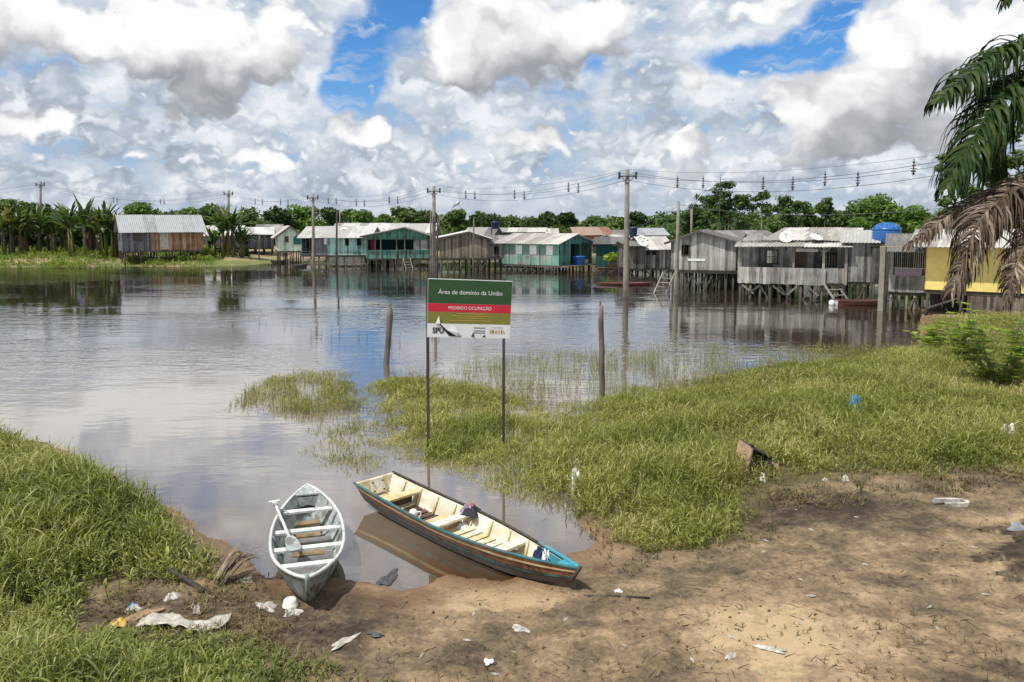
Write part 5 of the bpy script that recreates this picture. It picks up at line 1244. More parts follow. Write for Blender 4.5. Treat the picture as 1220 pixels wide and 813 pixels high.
def cloth_lump(label, name, loc, r, hgt, mats, seed, cat='clothing', group=None, sc=(1, 1)):
    root = thing(name, label, cat, loc, prnd.uniform(0, 3), group); r_ = random.Random(seed)
    for k, m_ in enumerate(mats):
        mb = MB(); ox, oy = (0, 0) if k == 0 else (r_.uniform(-.5, .5)*r, r_.uniform(-.5, .5)*r); rr = r*(1 if k == 0 else .6); ph = [r_.uniform(0, 6.28) for _ in range(4)]
        def fn(i, j):
            a_ = 2*math.pi*i; q = j; w_ = 1+.22*math.sin(3*a_+ph[0])+.16*math.sin(5*a_+ph[1])+.08*math.sin(9*a_+ph[2]); rad = rr*q*w_
            x, y = q*math.cos(a_), q*math.sin(a_)
            cr = abs(math.sin(3.3*x+2.1*y+ph[2]))*.5+abs(math.sin(4.7*y-2.9*x+ph[3]))*.35+abs(math.sin(8.1*x+6.3*y+ph[0]))*.22
            z = hgt*(1-q**3)*(.22+.85*cr)*(1 if k == 0 else 1.1)
            return Vector((ox+rad*math.cos(a_)*sc[0], oy+rad*math.sin(a_)*sc[1], max(.003, z)+.004)), Vector((0, 0, 1))
        mb.sheet(fn, 32, 10, .005); mb.build('fold', M[m_], root, True)
    return root
p_ = BW(xs_of(556, 612, .33), .34, .335); cloth_lump('dark cap with a pink lining left on the far rail of the wooden boat', 'cap', p_, .15, .11, ('dark_cloth', 'pink_cloth', 'mauve_cloth'), 3, 'cap')
p_ = BW(L*.84, .05, .22); cloth_lump('crumpled navy and white clothes in the bow of the wooden boat', 'clothes', p_, .135, .19, ('navy_cloth', 'navy_cloth', 'white_paint'), 5)
mb = MB(); mb.lathe([(.04, 0), (.06, .015), (.065, .08), (.045, .12), (.02, .13)], 14); p_ = BW(xs_of(481, 611, .25), -.1, .155); jug = thing('bailer', 'white plastic bailer lying in the dark bilge of the wooden boat', 'bailer', p_); mb.build('bowl', M['white_paint'], jug, True); mb = MB(); mb.tube([(.06, 0, .09), (.11, 0, .09), (.11, 0, .03), (.062, 0, .02)], .010, 6); mb.build('handle', M['white_paint'], jug, True)
cloth_lump('white rag tucked under the second thwart of the wooden boat', 'rag', BW(xs_of(557, 622, .2), .17, .16), .10, .07, ('white_paint',), 9, 'rag')
# moored boats by the houses
def moored(label, px0, px1, py, Y, hgt, beam, outs, ins, yaw=0.0, bow=None, zrise=.3, group='boats moored by the houses'):
    a, b = P(px0, py, Y), P(px1, py, Y); L_ = (b.x-a.x)/math.cos(yaw); root = thing('moored_boat', label, 'boat', (a.x, Y, 0), yaw, group)
    wd = lambda s: beam/2*max(0, 1-abs(2*s-1)**2.6)**.8
    def f(s, t, inn=0):
        bb = max(0, wd(s)-inn); a_ = abs(t); sg = 1 if t > 0 else -1; sh = hgt*(1+zrise*abs(2*s-1)**2.4); k0 = -.12+.2*abs(2*s-1)**4+inn
        return Vector((s*L_*(1-.0*inn)+(.10*(1-a_)*(1 if s < .5 else -1)*abs(2*s-1)**4), sg*bb*(.6*min(1, a_/.4)+.4*max(0, (a_-.4)/.6)), k0+(sh-k0)*max(0, (a_-.4)/.6)))
    T = [i/8 for i in range(-8, 9)]
    mb = MB(); hull_surface(mb, f, 24, T, True); mb.build('hull', M[outs], root, True); mb = MB(); hull_surface(mb, lambda s, t: f(s, t, .03), 24, T); mb.build('lining', M[ins], root, True)
    for sg in (-1, 1): mb = MB(); mb.tube([f(i/24, sg) for i in range(25)], .03, 6); mb.build('rail', M[outs], root, True)
    for s in (.25, .5, .75): mb = MB(); q = f(s, 1, .03); mb.box(q.x-.1, q.x+.1, -q.y, q.y, q.z-.09, q.z-.06); mb.build('thwart', M[ins], root)
    if bow:
        mb = MB(); hull_surface(mb, lambda s, t: f(s*.10, t)+Vector((0, .012*(1 if t > 0 else -1), .006)), 6, T, True); mb.build('bow', M[bow], root, True)
    return root
moored('dark red moored boat with a white bow, before the plain grey house', 990, 1052, 361, 40.3, .24, .95, 'hull_red', 'hull_dark', R(-4), 'white_paint')
moored('long low red brown boat moored beside the tall pole', 711, 777, 337.5, 53, .16, 1.0, 'hull_red', 'hull_red', R(0), None, .2)
moored('dark dugout canoe drawn up below the mint green house, farther left', 322, 343, 312, 82, .25, .8, 'hull_dark', 'hull_dark', R(8))
moored('dark dugout canoe floating under the turquoise house porch', 346, 366, 316, 74.2, .25, .8, 'hull_dark', 'hull_dark', R(3))
q = P(990.5, 362, 40.2); o = MB(); o.lathe([(.02, 0), (.13, .05), (.16, .2), (.1, .32), (.02, .35)], 12); o = o.build('fender', M['white_paint'], None, True, (q.x-.05, 40.05, -.06)); tag(o, 'white float hanging in the water at the bow of the dark red boat', 'float')

# ------------------------------------------------------------------ foliage
def leaf_cloud(cent, rad, n, size, seed, flat=.45, hollow=.35, aspect=.6):
    # small leaf clumps spread through ellipsoids; returns vertices, quads, a tint for each leaf
    g = np.random.default_rng(seed); cent = np.array(cent, float); rad = np.array(rad, float)
    k = len(cent); wgt = rad.prod(1)**.67; which = g.choice(k, n, p=wgt/wgt.sum())
    d = g.normal(size=(n, 3)); d /= np.linalg.norm(d, axis=1, keepdims=True)
    r = hollow+(1-hollow)*g.random((n, 1))**.6
    c = cent[which]+d*r*rad[which]
    nrm = d*.6+g.normal(size=(n, 3))*.55; nrm[:, 2] += flat; nrm /= np.linalg.norm(nrm, axis=1, keepdims=True)
    a = np.cross(nrm, g.normal(size=(n, 3))); a /= np.linalg.norm(a, axis=1, keepdims=True); b = np.cross(nrm, a)
    s = size*(.55+.9*g.random((n, 1))); a = a*s; b = b*s*aspect
    V = np.stack([c-a, c-b*.9-nrm*s*.15, c+a, c+b*.9-nrm*s*.15], 1).reshape(-1, 3); Q = np.arange(4*n).reshape(n, 4)
    ct = g.random(k)
    tint = np.clip(ct[which]*.5+g.random(n)*.5, 0, 1)
    return V, Q, tint
def limb(mb, p, q, r0, r1, seed, n=6):
    r_ = random.Random(seed); p, q = Vector(p), Vector(q); L = (q-p).length
    mb.tube([p.lerp(q, i/n)+Vector((r_.uniform(-1, 1), r_.uniform(-1, 1), 0))*L*.025*(0 < i < n) for i in range(n+1)], [r0+(r1-r0)*i/n for i in range(n+1)], 7)
def tree(name, label, loc, h, w, mat, seed, nclump=9, nleaf=1500, leaf=.32, trunk=.12, bark='bark', base=.30, group=None, gaps=1.0, flatc=.6, dup=None):
    r_ = random.Random(seed); root = thing(name, label, 'tree', loc, r_.uniform(0, 6), group)
    if dup:
        for ch in dup.children: c = ch.copy(); COL.objects.link(c); c.parent = root
        root.scale = (h/dup['h'],)*2+(h/dup['h'],); return root
    cs, rs = [], []
    for i in range(nclump):
        a = r_.uniform(0, 6.283); f = r_.random()**.6; zz = r_.random()
        rad = w/2*(.72 if zz > .6 else 1.0)*f*.72
        cs.append((rad*math.cos(a), rad*math.sin(a), h*(base+(1-base)*(.18+.66*zz)))); q = w*r_.uniform(.15, .26)*gaps; rs.append((q, q, q*flatc))
    V, Q, t = leaf_cloud(cs, rs, nleaf, leaf, seed)
    mb = MB(); limb(mb, (0, 0, -.3), (r_.uniform(-.1, .1)*w, 0, h*(base+.25)), trunk, trunk*.6, seed)
    for c in cs: limb(mb, (0, 0, h*(base*.6+.1*r_.random())), c, trunk*.42, trunk*.12, seed+len(mb.v), 4)
    mb.build('trunk', M[bark], root, True)
    o = np_mesh('crown', V, Q, M[mat], t); o.parent = root; root['h'] = h
    return root
def at(px, Y): return XP(px, Y)
# the belt of trees behind the houses: each one that can be told apart, left to right
belt = [(14, 240, 62, 'far_leaves', 'behind the banana plants at the left edge'), (52, 242, 50, 'dark_leaves', 'behind the pole near the left edge'), (118, 247, 46, 'far_leaves', 'between the banana plants and the left house, tall'),
        (166, 240, 44, 'bright_leaves', 'highest above the half orange left house'), (200, 250, 50, 'far_leaves', 'behind the right half of the half orange house'), (238, 246, 52, 'far_leaves', 'at the right gable of the half orange house'),
        (300, 251, 54, 'far_leaves', 'above the dark grey shack with the tin roof'), (336, 249, 42, 'dark_leaves', 'above the mint green gable'), (362, 247, 44, 'bright_leaves', 'left of the turquoise porch pole'),
        (398, 249, 38, 'dark_leaves', 'above the left end of the turquoise house roof'), (424, 252, 40, 'bright_leaves', 'above the turquoise house roof, middle'), (453, 258, 36, 'bright_leaves', 'above the left slope of the teal gable, low'),
        (484, 246, 46, 'far_leaves', 'above the teal gable peak, broad'), (507, 252, 34, 'dark_leaves', 'just left of the pole behind the sign'), (546, 249, 30, 'far_leaves', 'above the brown gable house, narrow'),
        (578, 256, 44, 'dark_leaves', 'right of the slim pole at the brown house'), (606, 257, 40, 'far_leaves', 'above the dark blue tank, low'), (650, 255, 46, 'dark_leaves', 'above the green house ridge, flat topped'),
        (676, 252, 24, 'dark_leaves', 'above the green house ridge, small and round'), (706, 258, 40, 'far_leaves', 'above the rusty red roof'), (738, 259, 34, 'far_leaves', 'left of the tallest pole'), (764, 254, 34, 'dark_leaves', 'right of the tallest pole'), (792, 260, 36, 'far_leaves', 'above the white walled house')]
KN = {'far_leaves': 'green', 'dark_leaves': 'dark', 'bright_leaves': 'light green'}
for i, (px, top, wpx, mt, where) in enumerate(belt):
    Y = 128+(i*37 % 30); zb = 1.6; h_ = ZP(top, Y)-zb; w_ = wpx/F*Y*1.15
    tree('far_tree', f'{KN[mt]} tree in the far belt {where}', (at(px, Y), Y, zb), h_, w_, mt, 100+i, nclump=11, nleaf=1900, leaf=.42, trunk=.14, base=.12, group='trees in the belt behind the houses', flatc=.7)
# the wood behind that closes the view
cs, rs = [], []
g = np.random.default_rng(77)
for px in np.arange(-420, 1700, 9):
    for row in range(2):
        Y = 168+row*16+g.uniform(-8, 8); t = 259+4*math.sin(px*.021)+3*math.sin(px*.057+1)+g.uniform(-2.5, 3.5)+(0 if px < 780 else -5)
        zt = ZP(t, Y); r0 = g.uniform(1.6, 3.0); cs.append((at(px, Y), Y, zt-r0*.8)); rs.append((r0, r0*.8, r0*.85))
        cs.append((at(px+g.uniform(-4, 4), Y), Y-1, (zt+1.5)/2-.4)); rs.append((2.1, 1.5, 2.4))
V, Q, t = leaf_cloud(cs, rs, 62000, .52, 5)
o = np_mesh('far_wood', V, Q, M['far_leaves'], t); tag(o, 'dense green wood closing the view behind the houses', 'wood', kind='stuff')
# shrubs under the belt, behind and between the houses
cs, rs = [], []
for px in np.arange(-300, 1320, 6.5):
    Y = 112+g.uniform(-5, 10); t = 268+g.uniform(-5, 7)
    if 330 < px < 760: t += 4
    zt = ZP(t, Y); r0 = g.uniform(1.0, 1.8); cs.append((at(px, Y), Y, zt-r0)); rs.append((r0, r0, r0)); cs.append((at(px, Y), Y-.6, 1.4)); rs.append((1.5, 1.0, 1.3))
V, Q, t = leaf_cloud(cs, rs, 38000, .36, 6)
o = np_mesh('scrub', V, Q, M['far_leaves'], t); tag(o, 'low green scrub growing between the houses and the far trees', 'scrub', kind='stuff')
# tall open crowned trees on the right
def cecropia(label, px, top, wpx, Y, seed, nst=4, group='tall open crowned trees'):
    r_ = random.Random(seed); zb = 1.2; h_ = ZP(top, Y)-zb; w_ = wpx/F*Y; root = thing('cecropia_tree', label, 'tree', (at(px, Y), Y, zb), 0, group)
    cs, rs = [], []; mb = MB()
    for k in range(nst):
        bx = w_*.5*((k+.5)/nst*2-1)*.55; tx = bx*1.5+r_.uniform(-.2, .2); tz = h_*(1-.20*abs(2*(k+.5)/nst-1)-r_.uniform(0, .08))
        limb(mb, (bx*.35, r_.uniform(-.5, .5), -.2), (tx, r_.uniform(-.5, .5), tz-.25), .085, .035, seed+k)
        for j in range(13):
            a = r_.uniform(0, 6.28); rr = r_.uniform(.15, .95)*max(w_/nst, w_*.34)*.62; z = tz-r_.random()**1.3*h_*.46
            c = (tx+rr*math.cos(a), rr*math.sin(a), z); limb(mb, (tx*.85, 0, z-.5), (c[0], c[1], z-.1), .03, .012, seed+k*9+j, 3)
            q = r_.uniform(.42, .82); cs.append(c); rs.append((q, q, q*.62))
    V, Q, t = leaf_cloud(cs, rs, 92*len(cs), .17, seed, flat=.7, hollow=.1)
    mb.build('trunk', M['pale_bark'], root, True); o = np_mesh('crown', V, Q, M['far_leaves'], t); o.parent = root
cecropia('tallest open crowned tree group with thin pale trunks above the silver grey gable house', 862, 217, 74, 78, 21, 5)
cecropia('small open crowned tree at the left foot of the tallest thin trunked group', 826, 243, 36, 80, 22, 2)
cecropia('thin tree standing right of the tallest thin trunked group', 905, 222, 24, 79, 23, 1)
cecropia('open crowned tree above the left end of the long porch house', 938, 233, 40, 82, 24, 3)
cecropia('open crowned tree above the middle of the long porch house', 978, 236, 46, 84, 25, 3)
for i, (px, top, wpx, mt, lb, Y) in enumerate([(880, 262, 80, 'far_leaves', 'dark bushy tree under the tall thin trunked trees', 82), (945, 256, 60, 'far_leaves', 'bushy tree under the open crowned tree at the long porch house', 86), (1000, 250, 56, 'far_leaves', 'rounded tree above the two satellite dishes', 84),
       (1036, 232, 66, 'bright_leaves', 'broad bright green tree above the blue tank, highest', 80), (1026, 259, 34, 'bright_leaves', 'small light green tree just left of the blue tank', 76), (1076, 238, 50, 'bright_leaves', 'bushy tree right of the blue tank with a loose top', 82),
       (1120, 246, 60, 'far_leaves', 'tree above the grey balcony house roof, partly behind the palm', 84), (1180, 244, 70, 'far_leaves', 'tree above the yellow house, behind the palm fronds', 84), (1260, 240, 80, 'far_leaves', 'tree beyond the yellow house at the right edge', 84)]):
    zb = 1.1; tree('bushy_tree', lb, (at(px, Y), Y, zb), ZP(top, Y)-zb, wpx/F*Y*1.1, mt, 300+i, nclump=15, nleaf=4200, leaf=.20, trunk=.14, base=.10, group='bushy trees behind the right hand houses', flatc=.7)
cecropia('loose leaved tree between the blue tank and the palm', 1086, 244, 34, 86, 27, 2)

# ------------------------------------------------------------------ banana plants
def strip(mb, pts, wid, side, fold=.25, tint=.5, segs=None):
    # a leaf blade folded along its midrib
    o = len(mb.v); n = len(pts)
    for i, p in enumerate(pts):
        d = (Vector(pts[min(i+1, n-1)])-Vector(pts[max(i-1, 0)])).normalized(); s = side-d*side.dot(d)
        s = s.normalized() if s.length > 1e-6 else side; up = s.cross(d)
        p = Vector(p); w_ = wid[i]
        mb.v += [tuple(p+s*w_+up*w_*fold), tuple(p), tuple(p-s*w_+up*w_*fold)]
    for i in range(n-1):
        a = o+i*3; mb.f += [(a, a+1, a+4, a+3), (a+1, a+2, a+5, a+4)]; mb.t += [tint, tint]
def banana(label, px, top, pbase, Y, seed, stems=3, spread=1.2, dead=.2, zb=None):
    r_ = random.Random(seed); zb = zb if zb is not None else ZP(pbase, Y); Ht = ZP(top, Y)-zb
    root = thing('banana_plant', label, 'banana plant', (at(px, Y), Y, zb), 0, 'banana plants on the far shore')
    lf, dl = MB(), MB()
    for k in range(stems):
        bx, by = r_.uniform(-spread, spread)*.55, r_.uniform(-.5, .5); h_ = Ht*r_.uniform(.42, .60); st = MB()
        st.tube([(bx, by, -.2), (bx*1.05, by, h_*.5), (bx*1.12, by, h_)], [.16, .12, .07], 8); st.build('stem', M['bark'] if k % 2 else M['bush_leaf'], root, True)
        nl = r_.randint(10, 14)
        for j in range(nl):
            a = 2.4*j+r_.uniform(-.4, .4); L_ = Ht*r_.uniform(.40, .62); el = R(r_.uniform(30, 86)); droop = r_.uniform(.45, 1.15)*(1.35-el/1.6)
            pts = []; p = Vector((bx*1.12, by, h_-.1)); n_ = 9
            for i in range(n_):
                f = i/(n_-1); e_ = el-droop*f*f*2.1; pts.append(p.copy()); p = p+Vector((math.cos(a)*math.cos(e_), math.sin(a)*math.cos(e_), math.sin(e_)))*L_/(n_-1)
            wd = [.03+.19*math.sin(math.pi*min(1, max(0, (i/(n_-1)-.08)/.92)))**.65 for i in range(n_)]
            strip(lf, pts, [q*r_.uniform(.6, 1.15) for q in wd], Vector((-math.sin(a), math.cos(a), 0)), .45, r_.random()*.95)
        for j in range(r_.randint(2, 5)):
            if r_.random() < dead*3:
                a = r_.uniform(0, 6.28); pts = [Vector((bx*1.1+.12*math.cos(a)*i**.5, by+.12*math.sin(a)*i**.5, h_*.95-.22*i-(.02*i*i))) for i in range(8)]
                strip(dl, pts, [.05, .12, .16, .18, .17, .15, .1, .04], Vector((-math.sin(a), math.cos(a), 0)), .5, r_.random()*.7)
    lf.build('leaves', M['banana_leaf'], root)
    if dl.v: dl.build('dead_leaves', M['dead_frond'], root)
for q in [('banana clump at the left edge, dense and dark', 6, 248, 305, 82, 1, 5, 2.6), ('banana clump left of the pole near the left edge', 30, 243, 305, 83, 2, 5, 2.4), ('banana clump with upright leaves in front of the low house', 92, 236, 304, 80, 3, 4, 1.8),
          ('banana clump with brown hanging leaves between the low house and the orange boards', 130, 246, 305, 81, 4, 5, 1.8), ('ragged banana plant against the blue grey boards of the left house', 145, 252, 307, 82, 5, 3, .9), ('small banana plant between the two left clumps', 58, 252, 304, 84, 6, 3, 1.2),
          ('tall lone banana clump on the bare shore before the grey shacks', 271, 247, 308, 84, 7, 6, 1.7)]:
    banana(*q)
for q in [('banana clump partly behind the low pale roofed house, right end', 112, 250, 303, 88, 21, 4, 1.5), ('banana clump behind the two leftmost clumps', 18, 244, 303, 90, 22, 5, 2.6), ('banana plant between the pole and the upright leaved clump', 72, 247, 303, 86, 23, 3, 1.0)]: banana(*q)
banana('banana plant leaning out at the right of the lone clump', 287, 268, 308, 84.5, 8, 2, .6); banana('low banana plant at the left foot of the lone clump', 256, 266, 307, 85.5, 9, 2, .7)
cs, rs = [], []
for px in np.arange(-40, 148, 4.5):
    Y = 91+g.uniform(-2, 3); t = g.uniform(254, 282); zt = ZP(t, Y); r0 = g.uniform(.7, 1.3); cs += [(at(px, Y), Y, zt-r0), (at(px, Y), Y, 1.2)]; rs += [(r0, r0, r0*1.2), (1.0, .9, 1.2)]
for px in (255, 262, 278, 290): cs.append((at(px, 88), 88, 1.0)); rs.append((.8, .7, 1.0))
V, Q, t = leaf_cloud(cs, rs, 9000, .30, 9); o = np_mesh('undergrowth', V, Q, M['dark_leaves'], t); tag(o, 'dark undergrowth crowding between and behind the banana stems', 'undergrowth', kind='stuff')
# bright potted plants on the plank deck
for i, (px, lb) in enumerate([(727, 'left bright green potted plant on the plank deck'), (734, 'middle bright green potted plant on the plank deck'), (741, 'right bright green potted plant on the plank deck')]):
    Yp = 67.5; root = thing('potted_plant', lb, 'potted plant', (at(px, Yp), Yp, zd+.003), 0, 'potted plants on the deck')
    mb = MB(); mb.lathe([(.17, 0), (.24, .38), (.26, .40)], 12); mb.build('pot', M['brick'], root, True)
    V, Q, t = leaf_cloud([(0, 0, .85), (.2, .1, 1.05), (-.2, 0, .95)], [(.42, .35, .38)]*3, 260, .14, 40+i); o = np_mesh('foliage', V, Q, M['bush_leaf'], t); o.parent = root

# ------------------------------------------------------------------ the near palm
Yp = 8.6
px0 = P(1300, 120, Yp); gzp = gz(px0.x, Yp)
palm = thing('palm', 'coconut type palm reaching in from the right, green fronds above grey dead ones', 'palm', (px0.x, Yp, gzp))
mb = MB(); crown = Vector((0, 0, P(1300, 120, Yp).z-gzp)); mb.tube([(.25, .1, -.2), (.18, .08, crown.z*.3), (.05, .02, crown.z*.7), crown], [.20, .15, .13, .15], 14); mb.build('trunk', M['bark'], palm, True)
def frond(name, mat, pts, L_, seed, droop, wid_=.026, gap=.028, dens=1.0, curl=0.0, sidep=.8, label=None, tipfold=.0):
    # pts: photograph pixels with a distance each; leaflets leave the rachis on both sides and hang
    r_ = random.Random(seed); ctl = [P(x, y, Y)-Vector(palm.location) for x, y, Y in pts]; pl = []
    for i in range(len(ctl)-1):           # Catmull-Rom
        p0, p1, p2, p3 = ctl[max(i-1, 0)], ctl[i], ctl[i+1], ctl[min(i+2, len(ctl)-1)]
        for k in range(8):
            t = k/8; pl.append(.5*((2*p1)+(p2-p0)*t+(2*p0-5*p1+4*p2-p3)*t*t+(3*p1-p0-3*p2+p3)*t**3))
    pl.append(ctl[-1]); cum = [0.0]
    for a, b in zip(pl[:-1], pl[1:]): cum.append(cum[-1]+(b-a).length)
    T = cum[-1]; rc = MB(); rc.tube(pl, [.024*(1-.85*i/len(pl))+.003 for i in range(len(pl))], 7)
    ro = rc.build(name, M[mat], palm, True)
    if label: ro['label'] = label
    lf = MB(); s = .12*T
    while s < T:
        k = next(i for i in range(1, len(cum)) if cum[i] >= s-1e-9); f = (s-cum[k-1])/max(1e-9, cum[k]-cum[k-1]); p = pl[k-1].lerp(pl[k], f); d = (pl[k]-pl[k-1]).normalized()
        fr = s/T; ll = L_*(.50+.5*math.sin(math.pi*min(1, .12+fr*.80)))*r_.uniform(.8, 1.1)*(1 if fr < .85 else 1-.45*(fr-.85)/.15)
        for sg in (-1, 1):
            if r_.random() > dens: continue
            side = d.cross(Vector((0, 0, 1))).normalized()*sg
            v = (side*sidep+d*r_.uniform(.35, .7)+Vector((0, 0, .28+r_.uniform(-.15, .2)))+Vector((r_.uniform(-.15, .15), r_.uniform(-.15, .15), 0))*(1+curl)).normalized()
            n_ = 7; q = p.copy(); pp = []; st = ll/(n_-1); dr = droop*r_.uniform(.75, 1.25)
            for i in range(n_):
                pp.append(q.copy()); q = q+v*st; v = (v+Vector((r_.uniform(-curl, curl)*.25, r_.uniform(-curl, curl)*.25, -dr*(.35+.3*i)/n_*2.2))).normalized()
            w0 = wid_*r_.uniform(.7, 1.15)
            strip(lf, pp, [w0*.5, w0, w0*1.05, w0, w0*.8, w0*.5, .002], (d+Vector((.01, 0, 0))).normalized(), .35+curl*.6, r_.random())
        s += gap*r_.uniform(.8, 1.25)
    o = lf.build('leaflets', M[mat], ro); return ro
frond('frond', 'palm_leaf', [(1300, 100, 8.6), (1262, 58, 8.5), (1215, 54, 8.3), (1170, 78, 8.1), (1140, 101, 8.0), (1116, 122, 7.9)], .60, 1, 2.6, .021, .019, 1.0, .1, .55, label='green frond against the sky')
frond('frond', 'palm_leaf', [(1300, 110, 8.6), (1255, 85, 8.3), (1212, 100, 8.0), (1180, 132, 7.8), (1155, 175, 7.7), (1128, 224, 7.65)], .66, 2, 2.6, .022, .017, 1.0, .1, .5, label='green frond in the middle')
frond('frond', 'palm_leaf', [(1300, 115, 8.6), (1262, 105, 8.8), (1225, 122, 9.0), (1195, 165, 9.1), (1180, 215, 9.2)], .62, 3, 2.4, .021, .018, 1.0, .1, .5)
frond('frond', 'palm_leaf', [(1300, 100, 8.6), (1272, 20, 8.9), (1240, -22, 9.0), (1212, -16, 9.0), (1196, 6, 9.0)], .42, 4, 2.0, .020, .022, 1.0, .1, .6)
frond('frond', 'palm_leaf', [(1300, 100, 8.6), (1330, 20, 8.6), (1390, 10, 8.6), (1450, 70, 8.6)], .7, 12, 1.1, .020, .026)
frond('dead_frond', 'dead_frond', [(1300, 150, 8.6), (1262, 200, 8.2), (1220, 216, 7.9), (1178, 232, 7.8), (1140, 252, 7.75), (1108, 274, 7.7), (1084, 292, 7.7)], .42, 5, 2.4, .010, .013, .95, .55, .7, label='long grey dead frond')
frond('dead_frond', 'dead_frond', [(1300, 150, 8.6), (1268, 198, 8.0), (1232, 220, 7.6), (1195, 238, 7.4), (1165, 268, 7.3), (1148, 312, 7.3), (1134, 346, 7.3)], .60, 6, 3.0, .012, .011, 1.0, .5, .6, label='broad grey brown dead frond')
frond('dead_frond', 'dead_frond', [(1300, 155, 8.6), (1272, 205, 8.4), (1242, 226, 8.2), (1214, 238, 8.05), (1196, 256, 8.0), (1186, 276, 8.0)], .46, 7, 3.0, .012, .011, 1.0, .5, .6)
frond('dead_frond', 'dead_frond', [(1300, 160, 8.6), (1278, 210, 8.0), (1252, 245, 7.5), (1226, 285, 7.2), (1208, 325, 7.1), (1200, 362, 7.1)], .42, 8, 2.4, .013, .012, 1.0, .55, .6, label='ragged dead frond hanging straight down')
frond('dead_frond', 'dead_frond', [(1300, 155, 8.6), (1262, 205, 8.6), (1215, 224, 8.6), (1170, 244, 8.5), (1130, 262, 8.5), (1100, 288, 8.5)], .34, 9, 2.4, .010, .014, .7, .6, .7)

# leafy tree behind the palm
root = thing('leafy_tree', 'loose leafy tree standing behind the palm fronds', 'tree', (at(1246, 17), 17, gz(at(1246, 17), 17)-.1))
mb = MB(); zt = ZP(200, 17)-root.location.z; limb(mb, (.4, 0, 0), (.1, 0, zt*.75), .10, .06, 3); cs, rs = [], []
r_ = random.Random(4)
for px, py, s_ in [(1130, 188, 12), (1150, 182, 13), (1168, 195, 15), (1128, 240, 11), (1155, 228, 15), (1180, 175, 15), (1190, 215, 18), (1210, 190, 18), (1120, 200, 7), (1205, 160, 15), (1230, 210, 18), (1170, 248, 13)]:
    p = P(px, py, 17+r_.uniform(-.6, .6))-Vector(root.location); limb(mb, (.1, 0, zt*.6), p, .03, .008, px, 4); cs.append(p); q = s_/F*17; rs.append((q, q, q*.6))
mb.build('trunk', M['bark'], root, True); V, Q, t = leaf_cloud(cs, rs, 2300, .085, 3, .8, .05, .4); o = np_mesh('crown', V, Q, M['far_leaves'], t); o.parent = root
# feathery bush on the right bank
def feather(label, px, py, hgt_px, wpx, seed, nst=9):
    g_ = GG(px, py); Y = g_.y; H_ = hgt_px/F*Y; W_ = wpx/F*Y; r_ = random.Random(seed); root = thing('feathery_bush', label, 'bush', g_, 0, 'bushes on the right bank'); mb = MB(); lf = MB()
    for k in range(nst):
        tip = Vector((r_.uniform(-.5, .5)*W_, r_.uniform(-.4, .4)*W_, H_*r_.uniform(.55, 1))); base = Vector((r_.uniform(-.06, .06), 0, -.05)); limb(mb, base, tip, .014, .004, seed+k, 5)
        for j in range(18):
            f = r_.uniform(.2, 1); p = base.lerp(tip, f); a = r_.uniform(0, 6.28); L_ = r_.uniform(.16, .38); v = Vector((math.cos(a), math.sin(a), .3)).normalized(); sd_ = Vector((-math.sin(a), math.cos(a), 0))
            for q in range(7):
                pt = p+v*L_*q/7-Vector((0, 0, .03*q*q/20))
                for sg in (-1, 1): strip(lf, [pt, pt+(sd_*sg+v*.4)*.06, pt+(sd_*sg+v*.5)*.10-Vector((0, 0, .012))], [.008, .019, .004], v, .1, r_.random())
    mb.build('stem', M['bark'], root, True); lf.build('foliage', M['bush_leaf'], root)
feather('tall feathery light green bush at the right edge below the yellow house', 1192, 468, 108, 110, 3, 15); feather('small feathery bush on the bank left of the tall feathery one', 1150, 436, 66, 80, 4, 13); feather('low spreading bush before the yellow house', 1116, 420, 36, 70, 5, 11)
feather('feathery bush at the far right edge of the bank', 1240, 440, 70, 80, 6, 9)

